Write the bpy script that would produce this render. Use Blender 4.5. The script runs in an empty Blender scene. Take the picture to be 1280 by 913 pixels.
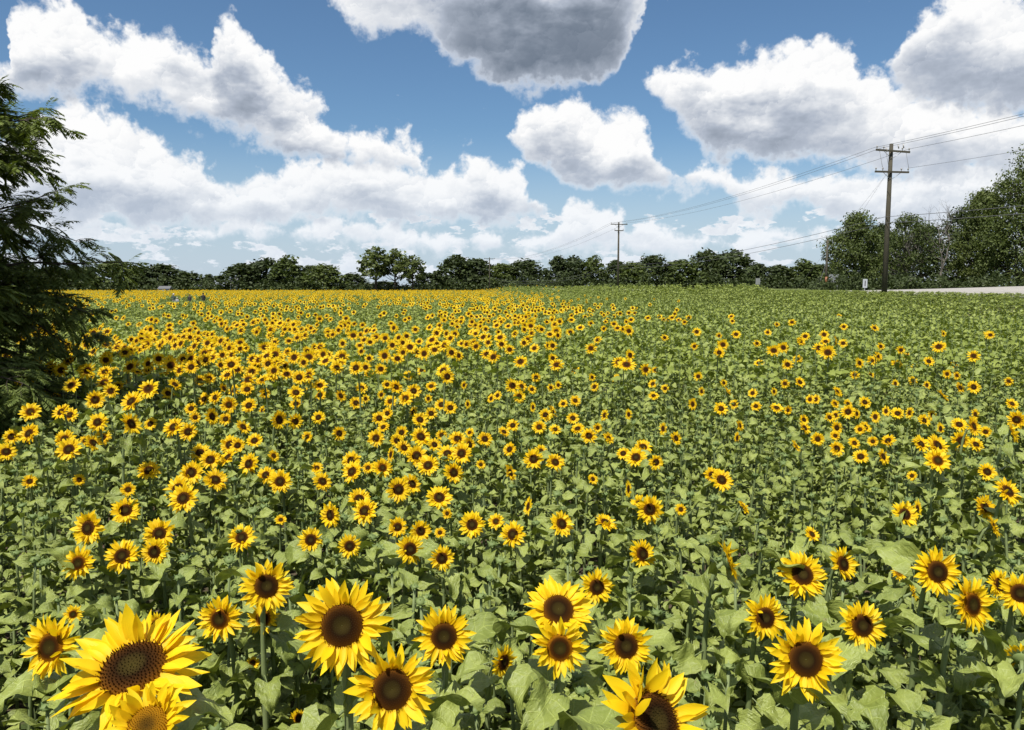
import bpy, math, random
import numpy as np
from mathutils import Vector, Matrix, Euler

R = math.radians
random.seed(7)
rng = np.random.default_rng(7)
scene = bpy.context.scene
COL = scene.collection

# ------------------------------------------------------------------ camera
F_PX, PW, PH = 967.0, 1280.0, 913.0          # focal length and size of the photograph in pixels
CAM_Z = 2.6                                  # taken from a bank, about a metre above the flowers
PITCH = math.atan((PH / 2 - 358.0) / F_PX)   # horizon at row 358
cam_data = bpy.data.cameras.new('camera')
cam_data.sensor_width = 36.0
cam_data.lens = 36.0 * F_PX / PW
cam_data.clip_start = 0.05
cam_data.clip_end = 6000.0
cam = bpy.data.objects.new('camera', cam_data)
cam.location = (0, 0, CAM_Z)
cam.rotation_euler = (math.pi / 2 - PITCH, 0, 0)
COL.objects.link(cam)
scene.camera = cam
CP, SP = math.cos(PITCH), math.sin(PITCH)

def ray(px, py):
    a, b = (px - PW / 2) / F_PX, -(py - PH / 2) / F_PX
    return Vector((a, CP + b * SP, -SP + b * CP))

def project(x, y, z):
    """world (arrays) -> pixel"""
    zz = z - CAM_Z
    dep = y * CP - zz * SP
    up = y * SP + zz * CP
    return PW / 2 + F_PX * x / dep, PH / 2 - F_PX * up / dep, dep

def at_depth(px, py, Y):
    r = ray(px, py)
    return Vector((r.x / r.y * Y, Y, CAM_Z + r.z / r.y * Y))

# ------------------------------------------------------------------ light
SUN_AZ, SUN_EL = R(-150), R(60)              # from +Y towards +X: high, to the left and a little behind the camera
SUN_DIR = Vector((math.cos(SUN_EL) * math.sin(SUN_AZ), math.cos(SUN_EL) * math.cos(SUN_AZ), math.sin(SUN_EL)))
sun_data = bpy.data.lights.new('sun', 'SUN')
sun_data.energy = 4.6
sun_data.angle = R(0.5)
sun_data.color = (1.0, 0.96, 0.89)
sun = bpy.data.objects.new('sun', sun_data)
sun.location = (-40, -20, 80)
sun.rotation_euler = (-SUN_DIR).to_track_quat('-Z', 'Y').to_euler()
COL.objects.link(sun)

vs = scene.view_settings
vs.view_transform = 'Standard'
vs.look = 'None'
vs.exposure = 0.6
vs.gamma = 1.0
vs.use_curve_mapping = False
scene.render.engine = 'CYCLES'
scene.cycles.use_denoising = True
scene.cycles.max_bounces = 6
scene.cycles.diffuse_bounces = 3
scene.cycles.glossy_bounces = 2
scene.cycles.transmission_bounces = 4
scene.cycles.transparent_max_bounces = 4
scene.cycles.caustics_reflective = False
scene.cycles.caustics_refractive = False

class NT:
    """small helper to write node trees"""
    def __init__(self, tree):
        self.t = tree
        self.n = tree.nodes
        self.l = tree.links
    def new(self, kind, **kw):
        nd = self.n.new(kind)
        for k, v in kw.items():
            setattr(nd, k, v)
        return nd
    def put(self, sock, v):
        if isinstance(v, bpy.types.NodeSocket):
            self.l.new(v, sock)
        elif v is not None:
            sock.default_value = v
    def math(self, op, a, b=None, c=None, clamp=False):
        nd = self.new('ShaderNodeMath', operation=op, use_clamp=clamp)
        for i, v in enumerate((a, b, c)):
            self.put(nd.inputs[i], v)
        return nd.outputs[0]
    def vec(self, op, a, b=None, c=None, out=0):
        nd = self.new('ShaderNodeVectorMath', operation=op)
        for i, v in enumerate((a, b, c)):
            self.put(nd.inputs[i], v)
        return nd.outputs[out]
    def mix(self, f, a, b, blend='MIX'):
        nd = self.new('ShaderNodeMix', data_type='RGBA', blend_type=blend)
        self.put(nd.inputs[0], f)
        self.put(nd.inputs[6], a)
        self.put(nd.inputs[7], b)
        return nd.outputs[2]
    def noise(self, vec, scale, detail=4.0, rough=0.55, out='Fac', dist=0.0):
        nd = self.new('ShaderNodeTexNoise')
        self.put(nd.inputs['Vector'], vec)
        nd.inputs['Scale'].default_value = scale
        nd.inputs['Detail'].default_value = detail
        nd.inputs['Roughness'].default_value = rough
        nd.inputs['Distortion'].default_value = dist
        return nd.outputs[out]
    def remap(self, v, a, b, c=0.0, d=1.0, smooth=False):
        nd = self.new('ShaderNodeMapRange', interpolation_type='SMOOTHSTEP' if smooth else 'LINEAR')
        self.put(nd.inputs[0], v)
        for i, q in enumerate((a, b, c, d)):
            self.put(nd.inputs[i + 1], q)
        return nd.outputs[0]
    def ramp(self, v, stops):
        nd = self.new('ShaderNodeValToRGB')
        self.put(nd.inputs[0], v)
        e = nd.color_ramp.elements
        while len(e) < len(stops):
            e.new(0.5)
        for i, (p, c) in enumerate(stops):
            e[i].position = p
            e[i].color = (c[0], c[1], c[2], 1.0)
        return nd.outputs[0]

# ------------------------------------------------------------------ sky: clear air + cumulus
# each bank of cumulus: (column, row of its top, row of its base, how dark its underside is), kept as directions (azimuth, elevation)
N_ = None
BANKS = [
    # small far heaps low down
    [(-60, 270, 310, .3), (100, 265, 300, .3), (160, 282, 300, .3), (262, 285, 300, .2), (275, 270, 302, .2), (290, 262, 305, .2), (310, 268, 305, .2), (330, 280, 300, .2), (360, 286, 300, .3),
     (400, 282, 312, .3), (440, 280, 315, .3), (500, 285, 315, .3), (560, 285, 312, .3), (620, 285, 312, .3), (640, 292, 310, .3), (660, 306, 302, .3), (680, 306, 310, .3), (690, 292, 318, .3),
     (700, 272, 322, .3), (712, 252, 324, .3), (727, 245, 324, .3), (745, 250, 324, .3), (756, 268, 324, .3), (770, 254, 324, .3), (785, 262, 322, .3), (800, 275, 320, .3), (830, 270, 318, .3),
     (860, 282, 314, .3), (880, 296, 300, .3), (905, 300, 306, .3), (930, 290, 312, .3), (960, 285, 310, .3), (1000, 288, 314, .3), (1050, 290, 316, .3), (1100, 290, 318, .3), (1340, 290, 322, .3)],
    # heap right of the middle and the deck below the right-hand cloud
    [(-60, 330, 320, 0), (628, 182, 172, 0), (636, 166, 184, .4), (646, 150, 202, .5), (662, 138, 216, .6), (685, 128, 228, .7), (710, 123, 238, .7), (730, 131, 241, .7), (745, 138, 241, .7), (765, 133, 241, .7),
     (785, 144, 241, .7), (800, 156, 240, .7), (815, 170, 239, .65), (835, 190, 237, .6), (850, 202, 236, .5), (880, 204, 234, .4), (905, 203, 240, .3), (925, 214, 272, .3), (960, 205, 280, .4), (990, 210, 262, .5),
     (1040, 218, 285, .5), (1100, 215, 288, .5), (1200, 200, 292, .5), (1280, 190, 292, .5), (1360, 190, 292, .5)],
    # broad deck below the left-hand cloud
    [(-60, 175, 290, .5), (0, 176, 284, .5), (20, 170, 282, .5), (40, 150, 286, .5), (60, 140, 290, .5), (100, 128, 290, .55), (130, 132, 290, .6), (150, 142, 290, .6), (175, 160, 288, .6), (200, 174, 285, .6),
     (225, 190, 284, .6), (255, 200, 282, .55), (285, 224, 286, .5), (310, 228, 286, .5), (335, 216, 286, .5), (345, 202, 286, .5), (370, 196, 286, .5), (400, 196, 286, .5), (440, 206, 286, .5), (480, 206, 286, .55),
     (520, 206, 284, .6), (545, 210, 284, .6), (560, 216, 284, .6), (575, 208, 283, .7), (595, 204, 283, .7), (615, 208, 283, .7), (635, 216, 282, .7), (650, 229, 282, .7), (668, 246, 280, .6), (680, 258, 272, .5),
     (688, 272, 262, 0), (720, 330, 300, 0), (1360, 330, 300, 0)],
    # the long left-hand cloud and the big one on the right
    [(-60, 50, 138, .5), (0, 72, 134, .5), (10, 68, 132, .5), (15, 22, 132, .6), (30, 8, 132, .7), (60, -1, 134, .75), (95, 4, 134, .75), (112, 18, 132, .75), (120, 44, 131, .7), (128, 38, 130, .6), (140, 30, 129, .5),
     (160, 23, 129, .4), (180, 30, 132, .4), (195, 45, 135, .5), (215, 38, 142, .6), (235, 42, 152, .7), (255, 52, 162, .75), (262, 60, 166, .8), (267, 28, 168, .8), (285, 16, 172, .8), (305, 22, 178, .8), (318, 38, 184, .85),
     (328, 66, 190, .85), (338, 90, 194, .85), (350, 95, 197, .85), (375, 110, 200, .85), (400, 125, 202, .85), (425, 150, 206, .75), (450, 160, 212, .6), (470, 172, 214, .5), (490, 164, 216, .5), (510, 169, 216, .5), (524, 180, 214, .5),
     (532, 202, 208, .4), (540, 226, 200, 0), (600, 260, 180, 0), (740, 160, 60, 0), (804, 104, 90, .2), (812, 94, 108, .3), (830, 77, 128, .4), (845, 74, 148, .5), (862, 78, 164, .6), (880, 75, 178, .7), (900, 75, 200, .8), (915, 65, 205, .8),
     (930, 55, 208, .8), (950, 57, 212, .8), (975, 58, 212, .8), (990, 45, 212, .75), (1010, 58, 212, .7), (1025, 50, 212, .65), (1045, 55, 212, .6), (1060, 65, 212, .55), (1072, 86, 212, .5), (1082, 106, 216, .5), (1095, 100, 222, .5),
     (1110, 96, 226, .5), (1140, 110, 228, .55), (1200, 130, 230, .55), (1360, 140, 232, .55)],
    # the dark cloud overhead and the tower at the right edge
    [(-60, -60, -90, 0), (412, -60, -30, .1), (428, -260, 14, .15), (445, -300, 28, .2), (470, -320, 47, .3), (490, -330, 50, .4), (515, -340, 38, .5), (540, -350, 52, .62), (560, -360, 78, .75), (580, -360, 97, .85), (600, -360, 108, .92),
     (640, -360, 117, 1), (680, -360, 119, 1), (720, -360, 116, 1), (760, -340, 107, .95), (775, -300, 97, .85), (786, -200, 64, .5), (797, -120, 40, .3), (806, -60, -30, .2), (830, 0, -60, 0), (1080, 100, 50, 0), (1104, 84, 76, .3),
     (1113, 75, 92, .5), (1122, 62, 108, .5), (1135, 45, 122, .5), (1147, 30, 132, .6), (1165, 12, 139, .65), (1180, -6, 142, .7), (1200, -20, 144, .7), (1280, -34, 146, .7), (1360, -30, 146, .7)],
]

def azel(px, py):
    d = ray(px, py).normalized()
    return math.atan2(d.x, d.y), math.asin(d.z)

def make_world():
    w = bpy.data.worlds.new('World')
    scene.world = w
    w.use_nodes = True
    w.cycles.sampling_method = 'NONE'
    t = w.node_tree
    t.nodes.clear()
    k = NT(t)
    out = k.new('ShaderNodeOutputWorld')
    d = k.vec('NORMALIZE', k.new('ShaderNodeTexCoord').outputs['Generated'])
    sep = k.new('ShaderNodeSeparateXYZ')
    k.l.new(d, sep.inputs[0])
    v = k.math('ARCSINE', sep.outputs[2])
    u = k.math('ARCTAN2', sep.outputs[0], sep.outputs[1])
    # clear air
    sky = k.new('ShaderNodeTexSky', sky_type='NISHITA')
    sky.sun_disc = False
    sky.sun_elevation = SUN_EL
    sky.sun_rotation = SUN_AZ
    sky.air_density = 1.0
    sky.dust_density = 0.3
    sky.ozone_density = 2.0
    clear = k.new('ShaderNodeBackground')
    clear.inputs[1].default_value = 0.066
    tint = k.mix(1.0, sky.outputs[0], (0.74, 0.92, 1.03, 1), 'MULTIPLY')
    tint = k.mix(k.remap(v, 0.20, 0.0, 0.0, 0.85, True), tint, (5.3, 6.3, 7.5, 1))
    k.l.new(tint, clear.inputs[0])
    # shared fine structure of the clouds: cauliflower billows and wisps, here and a little towards the sun
    c = k.new('ShaderNodeCombineXYZ')
    k.l.new(u, c.inputs[0])
    k.l.new(v, c.inputs[1])
    warp = k.vec('SUBTRACT', k.noise(d, 11.0, 5.0, 0.6, 'Color'), (0.5, 0.5, 0.5))
    uv = k.vec('MULTIPLY_ADD', warp, (0.085, 0.055, 0.0), c.outputs[0])
    wob = k.vec('MULTIPLY', k.vec('SUBTRACT', k.noise(d, 28.0, 4.0, 0.62, 'Color'), (.5, .5, .5)), (0.05, 0.05, 0.05))
    p = k.vec('ADD', d, wob)
    def puffs(scale):
        """round heaps: how far from the middle of each, and how much it faces the sun's side"""
        vor = k.new('ShaderNodeTexVoronoi', feature='F1', voronoi_dimensions='3D')
        k.l.new(p, vor.inputs['Vector'])
        vor.inputs['Scale'].default_value = scale
        vor.inputs['Detail'].default_value = 0.0
        rel = k.vec('SUBTRACT', p, vor.outputs['Position'])
        lit = k.vec('DOT_PRODUCT', rel, tuple(Vector((-0.42, 0.0, 0.9)) * scale), out=1)
        return k.math('SUBTRACT', 0.5, vor.outputs['Distance']), lit
    b0, l0 = puffs(15.0)
    b1, l1 = puffs(36.0)
    b2, l2 = puffs(80.0)
    fbm = k.math('SUBTRACT', k.noise(d, 24.0, 7.0, 0.62), 0.5)
    fine = k.math('MULTIPLY_ADD', b0, 0.40, k.math('MULTIPLY_ADD', b1, 0.30, k.math('MULTIPLY_ADD', b2, 0.18, k.math('MULTIPLY_ADD', fbm, 1.35, 0.10))))
    relief = k.math('MULTIPLY_ADD', l0, 0.26, k.math('MULTIPLY_ADD', l1, 0.22, k.math('MULTIPLY', l2, 0.12)))
    horizon_mix = k.remap(v, 0.17, 0.0, 0.0, 0.45)
    # low decks of broken cloud towards the horizon
    deck = k.remap(k.noise(k.vec('MULTIPLY', d, (1.0, 1.0, 2.6)), 19.0, 6.0, 0.6), 0.42, 0.72, -0.6, 1.1)
    deck = k.math('SUBTRACT', deck, k.remap(v, 0.085, 0.15, 0.0, 3.0))
    # round the rest of the sky: the same kind of broken cumulus
    rest = k.remap(k.noise(k.vec('MULTIPLY', d, (1.0, 1.0, 1.7)), 4.2, 2.0, 0.5), 0.47, 0.75, -0.5, 2.2)
    unit = 50.0 / F_PX
    sv = k.new('ShaderNodeSeparateXYZ')
    k.l.new(uv, sv.inputs[0])
    U0, U1 = -0.66, 0.66
    tt = k.remap(sv.outputs[0], U0, U1)
    vv = sv.outputs[1]
    def curve(pts):
        nd = k.new('ShaderNodeFloatCurve')
        m = nd.mapping
        m.use_clip = False
        cv = m.curves[0]
        while len(cv.points) < len(pts):
            cv.points.new(0.5, 0.5)
        for p_, (x_, y_) in zip(cv.points, pts):
            p_.location = (x_, y_)
            p_.handle_type = 'VECTOR'
        m.update()
        k.l.new(tt, nd.inputs['Value'])
        return nd.outputs[0]

    base_tone = k.math('MULTIPLY_ADD', relief, -0.40, k.math('MULTIPLY', fbm, -0.16))
    soft = k.math('SUBTRACT', k.noise(k.vec('MULTIPLY', d, (1, 1, 2.0)), 11.0, 4.0, 0.6), 0.5)
    tone_stops = [(0.0, (0.86, 0.86, 0.86)), (0.2, (0.65, 0.675, 0.715)), (0.5, (0.385, 0.43, 0.51)), (1.0, (0.135, 0.170, 0.225))]
    colour, cover = None, None

    def over(S, g):
        nonlocal colour, cover
        al = k.remap(S, -0.02, 0.32, smooth=True)
        cl = k.ramp(k.math('MULTIPLY', g, k.remap(S, 0.0, 0.6, 0.45, 1.0)), tone_stops)
        colour = cl if colour is None else k.mix(al, colour, cl)
        cover = al if cover is None else k.math('MAXIMUM', cover, al)

    # low deck, then the rest of the sky
    over(k.math('MULTIPLY_ADD', fine, 0.9, deck), k.math('ADD', base_tone, 0.12))
    edge = k.math('MINIMUM', k.remap(k.math('ABSOLUTE', u), 0.64, 0.72, 5.0, 0.0), k.remap(v, 0.40, 0.46, 5.0, 0.0))
    rr = k.math('SUBTRACT', rest, edge)
    over(k.math('ADD', rr, fine), k.math('ADD', base_tone, k.remap(rest, 0.2, 1.8, 0.0, 0.55)))
    for bank in BANKS:
        pt, pb, pw = [], [], []
        for (x_, yt, yb, wt) in bank:
            au, at = azel(x_, yt)
            _, ab = azel(x_, yb)
            q_ = (azel(x_, 180)[0] - U0) / (U1 - U0)
            pt.append((q_, at))
            pb.append((q_, ab))
            pw.append((q_, wt))
        top, bot, wgt = curve(pt), curve(pb), curve(pw)
        dt = k.math('DIVIDE', k.math('SUBTRACT', top, vv), unit)
        db = k.math('DIVIDE', k.math('SUBTRACT', vv, bot), unit)
        S = k.math('MINIMUM', k.math('ADD', dt, fine), k.math('MULTIPLY_ADD', fine, 0.6, k.math('MULTIPLY', db, 0.8)))
        S = k.math('SUBTRACT', S, k.remap(k.math('ABSOLUTE', u), 0.62, 0.70, 0.0, 4.0))
        frac = k.math('DIVIDE', dt, k.math('MAXIMUM', k.math('ADD', dt, db), 0.4))     # 0 at the top, 1 at the base
        g = k.remap(k.math('MULTIPLY_ADD', soft, 1.3, frac), 0.26, 0.95, 0.0, 1.0, True)
        g = k.math('MULTIPLY', g, wgt)
        over(S, k.math('MULTIPLY_ADD', g, 0.95, k.math('MULTIPLY', base_tone, k.math('MULTIPLY_ADD', g, -0.6, 1.0))))
    # torn shreds beside the heaps
    wisp = k.math('SUBTRACT', k.noise(k.vec('MULTIPLY', d, (1, 1, 1.5)), 26.0, 8.0, 0.68, dist=0.6), 0.665)
    wal = k.math('MULTIPLY', k.remap(wisp, 0.0, 0.10), 0.45)
    colour = k.mix(cover, (0.80, 0.82, 0.85, 1), colour)
    cover = k.math('MAXIMUM', cover, wal)
    colour = k.mix(horizon_mix, colour, (0.55, 0.66, 0.79, 1))
    cb = k.new('ShaderNodeBackground')
    k.l.new(colour, cb.inputs[0])
    cb.inputs[1].default_value = 0.76
    mx = k.new('ShaderNodeMixShader')
    k.l.new(k.math('MULTIPLY', cover, k.remap(v, -0.004, 0.004)), mx.inputs[0])
    k.l.new(clear.outputs[0], mx.inputs[1])
    k.l.new(cb.outputs[0], mx.inputs[2])
    k.l.new(mx.outputs[0], out.inputs[0])

make_world()

# ------------------------------------------------------------------ materials
def new_mat(name):
    m = bpy.data.materials.new(name)
    m.use_nodes = True
    m.node_tree.nodes.clear()
    return m, NT(m.node_tree)

def finish(k, shader, disp=None):
    o = k.new('ShaderNodeOutputMaterial')
    k.l.new(shader, o.inputs[0])

def principled(k, col, rough=0.6, spec=0.4, normal=None, sheen=None):
    p = k.new('ShaderNodeBsdfPrincipled')
    k.put(p.inputs['Base Color'], col)
    k.put(p.inputs['Roughness'], rough)
    k.put(p.inputs['Specular IOR Level'], spec)
    if normal is not None:
        k.l.new(normal, p.inputs['Normal'])
    return p.outputs[0]

def bump(k, h, strength=0.3, dist=0.01):
    b = k.new('ShaderNodeBump')
    b.inputs['Strength'].default_value = strength
    b.inputs['Distance'].default_value = dist
    k.l.new(h, b.inputs['Height'])
    return b.outputs[0]

def simple_mat(name, col, var=0.25, scale=8.0, rough=0.7, spec=0.3, metal=0.0):
    m, k = new_mat(name)
    co = k.new('ShaderNodeTexCoord').outputs['Object']
    n = k.noise(co, scale, 5.0, 0.6)
    c = k.mix(n, tuple(x * (1 - var) for x in col) + (1,), tuple(min(1, x * (1 + var)) for x in col) + (1,))
    p = k.new('ShaderNodeBsdfPrincipled')
    k.l.new(c, p.inputs['Base Color'])
    p.inputs['Roughness'].default_value = rough
    p.inputs['Specular IOR Level'].default_value = spec
    p.inputs['Metallic'].default_value = metal
    k.l.new(bump(k, n, 0.25, 0.02), p.inputs['Normal'])
    finish(k, p.outputs[0])
    return m

def leafy(name, dark, light, trans=0.3, rough=0.5, spec=0.4, veins=False, nscale=9.0, hue=0.25, bump_s=0.25, tr_tint=(1.15, 1.25, 0.55), back=1.12):
    """leaf: mottled colour, light shining through, paler veins along the UV midrib"""
    m, k = new_mat(name)
    info = k.new('ShaderNodeObjectInfo').outputs['Random']
    geo = k.new('ShaderNodeNewGeometry')
    n = k.noise(geo.outputs['Position'], nscale, 3.0, 0.6)
    f = k.math('MULTIPLY_ADD', info, hue * 2, k.math('MULTIPLY_ADD', n, 0.9, 0.05 - hue))
    f = k.math('MULTIPLY_ADD', geo.outputs['Random Per Island'], 0.5, k.math('SUBTRACT', f, 0.25), clamp=True)
    c = k.mix(f, dark + (1,), light + (1,))
    nrm = None
    if veins:
        uvn = k.new('ShaderNodeUVMap').outputs[0]
        s = k.new('ShaderNodeSeparateXYZ')
        k.l.new(uvn, s.inputs[0])
        au = k.math('ABSOLUTE', s.outputs[0])
        mid = k.remap(au, 0.012, 0.035, 1.0, 0.0)
        sv = k.math('FRACT', k.math('MULTIPLY_ADD', au, -1.05, k.math('MULTIPLY', s.outputs[1], 5.0)))
        side = k.remap(k.math('ABSOLUTE', k.math('SUBTRACT', sv, 0.5)), 0.02, 0.075, 0.5, 0.0)
        vein = k.math('MAXIMUM', mid, side)
        c = k.mix(k.math('MULTIPLY', vein, 0.42), c, tuple(min(1, x * 1.6) for x in light) + (1,))
        fine = k.math('MULTIPLY_ADD', k.noise(uvn, 5.0, 2.0, 0.5), 3.0, k.noise(uvn, 22.0, 3.0, 0.6))
        hgt = k.math('MULTIPLY_ADD', vein, -0.6, fine)
        nrm = bump(k, hgt, bump_s * 2.0, 0.008)
        blot = k.remap(k.noise(geo.outputs['Position'], 31.0, 2.0, 0.5), 0.68, 0.76)
        c = k.mix(k.math('MULTIPLY', blot, 0.5), c, (0.16, 0.13, 0.05, 1))
    c = k.mix(geo.outputs['Backfacing'], c, k.mix(1.0, c, (back, back, back * 1.05, 1), 'MULTIPLY'))
    p = principled(k, c, rough, spec, nrm)
    t = k.new('ShaderNodeBsdfTranslucent')
    k.l.new(k.mix(1.0, c, tr_tint + (1,), 'MULTIPLY'), t.inputs[0])
    mx = k.new('ShaderNodeMixShader')
    mx.inputs[0].default_value = trans
    k.l.new(p, mx.inputs[1])
    k.l.new(t.outputs[0], mx.inputs[2])
    finish(k, mx.outputs[0])
    return m

def petal_mat():
    m, k = new_mat('petal')
    info = k.new('ShaderNodeObjectInfo').outputs['Random']
    uvn = k.new('ShaderNodeUVMap').outputs[0]
    s = k.new('ShaderNodeSeparateXYZ')
    k.l.new(uvn, s.inputs[0])
    geo = k.new('ShaderNodeNewGeometry')
    f = k.math('MULTIPLY_ADD', info, 0.4, k.math('MULTIPLY', geo.outputs['Random Per Island'], 0.5), clamp=True)
    c = k.mix(f, (0.79, 0.53, 0.005, 1), (0.86, 0.65, 0.012, 1))
    c = k.mix(k.remap(s.outputs[1], 0.0, 0.30, 0.4, 0.0), c, (0.74, 0.38, 0.004, 1))
    lines = k.math('SINE', k.math('MULTIPLY', s.outputs[0], 26.0))
    nrm = bump(k, lines, 0.16, 0.002)
    p = principled(k, c, 0.5, 0.25, nrm)
    t = k.new('ShaderNodeBsdfTranslucent')
    k.l.new(k.mix(1.0, c, (1.05, 0.95, 0.6, 1), 'MULTIPLY'), t.inputs[0])
    mx = k.new('ShaderNodeMixShader')
    mx.inputs[0].default_value = 0.40
    k.l.new(p, mx.inputs[1])
    k.l.new(t.outputs[0], mx.inputs[2])
    finish(k, mx.outputs[0])
    return m

def disc_mat(name, stops):
    m, k = new_mat(name)
    at = k.new('ShaderNodeAttribute', attribute_name='rad')
    uvn = k.new('ShaderNodeUVMap').outputs[0]
    n = k.noise(uvn, 26.0, 3.0, 0.6)
    r = k.math('MULTIPLY_ADD', k.math('SUBTRACT', n, 0.5), 0.16, at.outputs['Fac'])
    c = k.mix(1.0, k.ramp(r, stops), (0.48, 0.40, 0.28, 1), 'MULTIPLY')
    c = k.mix(k.remap(n, 0.35, 0.7, 0.0, 0.5), c, k.mix(1.0, c, (1.6, 1.5, 1.3, 1), 'MULTIPLY'))
    finish(k, principled(k, c, 0.9, 0.06, bump(k, n, 0.5, 0.004)))
    return m

M = {}
M['leaf'] = leafy('sunflower_leaf', (0.118, 0.152, 0.024), (0.262, 0.300, 0.066), 0.15, 0.42, 0.5, veins=True)
M['leaf_far'] = leafy('sunflower_leaf_far', (0.140, 0.178, 0.026), (0.250, 0.288, 0.058), 0.25, 0.55, 0.4)
M['stem'] = leafy('sunflower_stem', (0.120, 0.160, 0.055), (0.200, 0.240, 0.100), 0.05, 0.6, 0.3)
M['bract'] = leafy('sunflower_bract', (0.120, 0.175, 0.055), (0.200, 0.250, 0.080), 0.2, 0.6, 0.3)
M['petal'] = petal_mat()
M['disc_dark'] = disc_mat('disc_dark', [(0.0, (0.075, 0.068, 0.020)), (0.34, (0.052, 0.042, 0.014)), (0.46, (0.030, 0.016, 0.006)), (0.70, (0.075, 0.034, 0.009)), (0.86, (0.17, 0.078, 0.012)), (1.0, (0.38, 0.20, 0.014))])
M['disc_open'] = disc_mat('disc_open', [(0.0, (0.075, 0.068, 0.018)), (0.42, (0.05, 0.040, 0.010)), (0.52, (0.06, 0.026, 0.006)), (0.7, (0.11, 0.045, 0.006)), (0.85, (0.42, 0.20, 0.010)), (1.0, (0.55, 0.30, 0.012))])
M['disc_young'] = disc_mat('disc_young', [(0.0, (0.10, 0.062, 0.012)), (0.3, (0.16, 0.095, 0.012)), (0.55, (0.34, 0.19, 0.012)), (1.0, (0.55, 0.32, 0.014))])
M['bark'] = simple_mat('bark', (0.060, 0.048, 0.036), 0.5, 6.0, 0.9, 0.2)
M['pale_bark'] = simple_mat('pale_bark', (0.12, 0.11, 0.095), 0.4, 5.0, 0.9, 0.2)
M['pole_wood'] = simple_mat('pole_wood', (0.062, 0.056, 0.040), 0.4, 3.0, 0.85, 0.2)
M['wire'] = simple_mat('wire', (0.10, 0.10, 0.105), 0.1, 3.0, 0.5, 0.5)
M['porcelain'] = simple_mat('porcelain', (0.30, 0.29, 0.28), 0.2, 6.0, 0.3, 0.5)
M['steel'] = simple_mat('galvanised_steel', (0.34, 0.35, 0.36), 0.2, 6.0, 0.45, 0.5, 0.6)
M['sign_back'] = simple_mat('sign_back', (0.25, 0.26, 0.26), 0.15, 4.0, 0.5, 0.4, 0.3)
M['sign_white'] = simple_mat('sign_white', (0.36, 0.38, 0.40), 0.1, 4.0, 0.5, 0.4)
M['sign_dark'] = simple_mat('sign_dark', (0.05, 0.05, 0.055), 0.1, 4.0, 0.5, 0.4)
M['orange'] = simple_mat('orange_marker', (0.20, 0.075, 0.03), 0.1, 4.0, 0.5, 0.4)
M['wall_white'] = simple_mat('house_wall', (0.60, 0.60, 0.58), 0.1, 1.5, 0.8, 0.2)
M['wall_grey'] = simple_mat('house_wall_grey', (0.22, 0.24, 0.26), 0.1, 1.5, 0.8, 0.2)
M['roof'] = simple_mat('house_roof', (0.12, 0.12, 0.125), 0.3, 2.0, 0.9, 0.2)
M['glass'] = simple_mat('window_glass', (0.03, 0.04, 0.05), 0.1, 2.0, 0.1, 0.5)
M['tree_a'] = leafy('tree_leaves_dark', (0.022, 0.034, 0.011), (0.062, 0.082, 0.024), 0.18, 0.6, 0.25, nscale=0.45, hue=0.15)
M['tree_b'] = leafy('tree_leaves_mid', (0.038, 0.056, 0.014), (0.105, 0.132, 0.032), 0.22, 0.6, 0.25, nscale=0.45, hue=0.15)
M['tree_c'] = leafy('tree_leaves_light', (0.050, 0.070, 0.018), (0.125, 0.150, 0.040), 0.25, 0.6, 0.25, nscale=0.45, hue=0.15)
M['near_leaf'] = leafy('locust_leaves', (0.052, 0.076, 0.017), (0.140, 0.172, 0.040), 0.25, 0.65, 0.15, hue=0.1)
M['grass'] = leafy('grass_blades', (0.060, 0.085, 0.022), (0.120, 0.140, 0.045), 0.2, 0.7, 0.2)

def ground_mat():
    m, k = new_mat('ground')
    pos = k.new('ShaderNodeNewGeometry').outputs['Position']
    s = k.new('ShaderNodeSeparateXYZ')
    k.l.new(pos, s.inputs[0])
    line = k.math('ADD', s.outputs[0], k.math('MULTIPLY', s.outputs[1], 0.152))        # across the pole line
    out = k.math('MAXIMUM', k.remap(line, 32.0, 34.5), k.remap(s.outputs[1], 222.0, 226.0))
    n1 = k.noise(pos, 2.2, 6.0, 0.65)
    n2 = k.noise(pos, 14.0, 5.0, 0.65)
    soil = k.mix(n2, (0.045, 0.033, 0.022, 1), (0.12, 0.092, 0.062, 1))
    weed = k.mix(n2, (0.030, 0.048, 0.014, 1), (0.075, 0.100, 0.030, 1))
    field = k.mix(k.remap(n1, 0.44, 0.56), soil, weed)
    grass = k.mix(n2, (0.055, 0.078, 0.020, 1), (0.130, 0.145, 0.050, 1))
    c = k.mix(out, field, grass)
    finish(k, principled(k, c, 0.95, 0.1, bump(k, n2, 0.8, 0.05)))
    return m
M['ground'] = ground_mat()

def road_mat():
    m, k = new_mat('gravel_road')
    pos = k.new('ShaderNodeNewGeometry').outputs['Position']
    uvn = k.new('ShaderNodeUVMap').outputs[0]
    st = k.vec('MULTIPLY', uvn, (0.10, 7.0, 1.0))
    lanes = k.noise(st, 3.0, 3.0, 0.6)
    n = k.noise(pos, 5.0, 6.0, 0.7)
    c = k.mix(k.math('MULTIPLY_ADD', lanes, 0.7, k.math('MULTIPLY', n, 0.3)), (0.15, 0.14, 0.125, 1), (0.46, 0.435, 0.40, 1))
    finish(k, principled(k, c, 0.95, 0.1, bump(k, n, 0.6, 0.02)))
    return m
M['road'] = road_mat()

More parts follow.
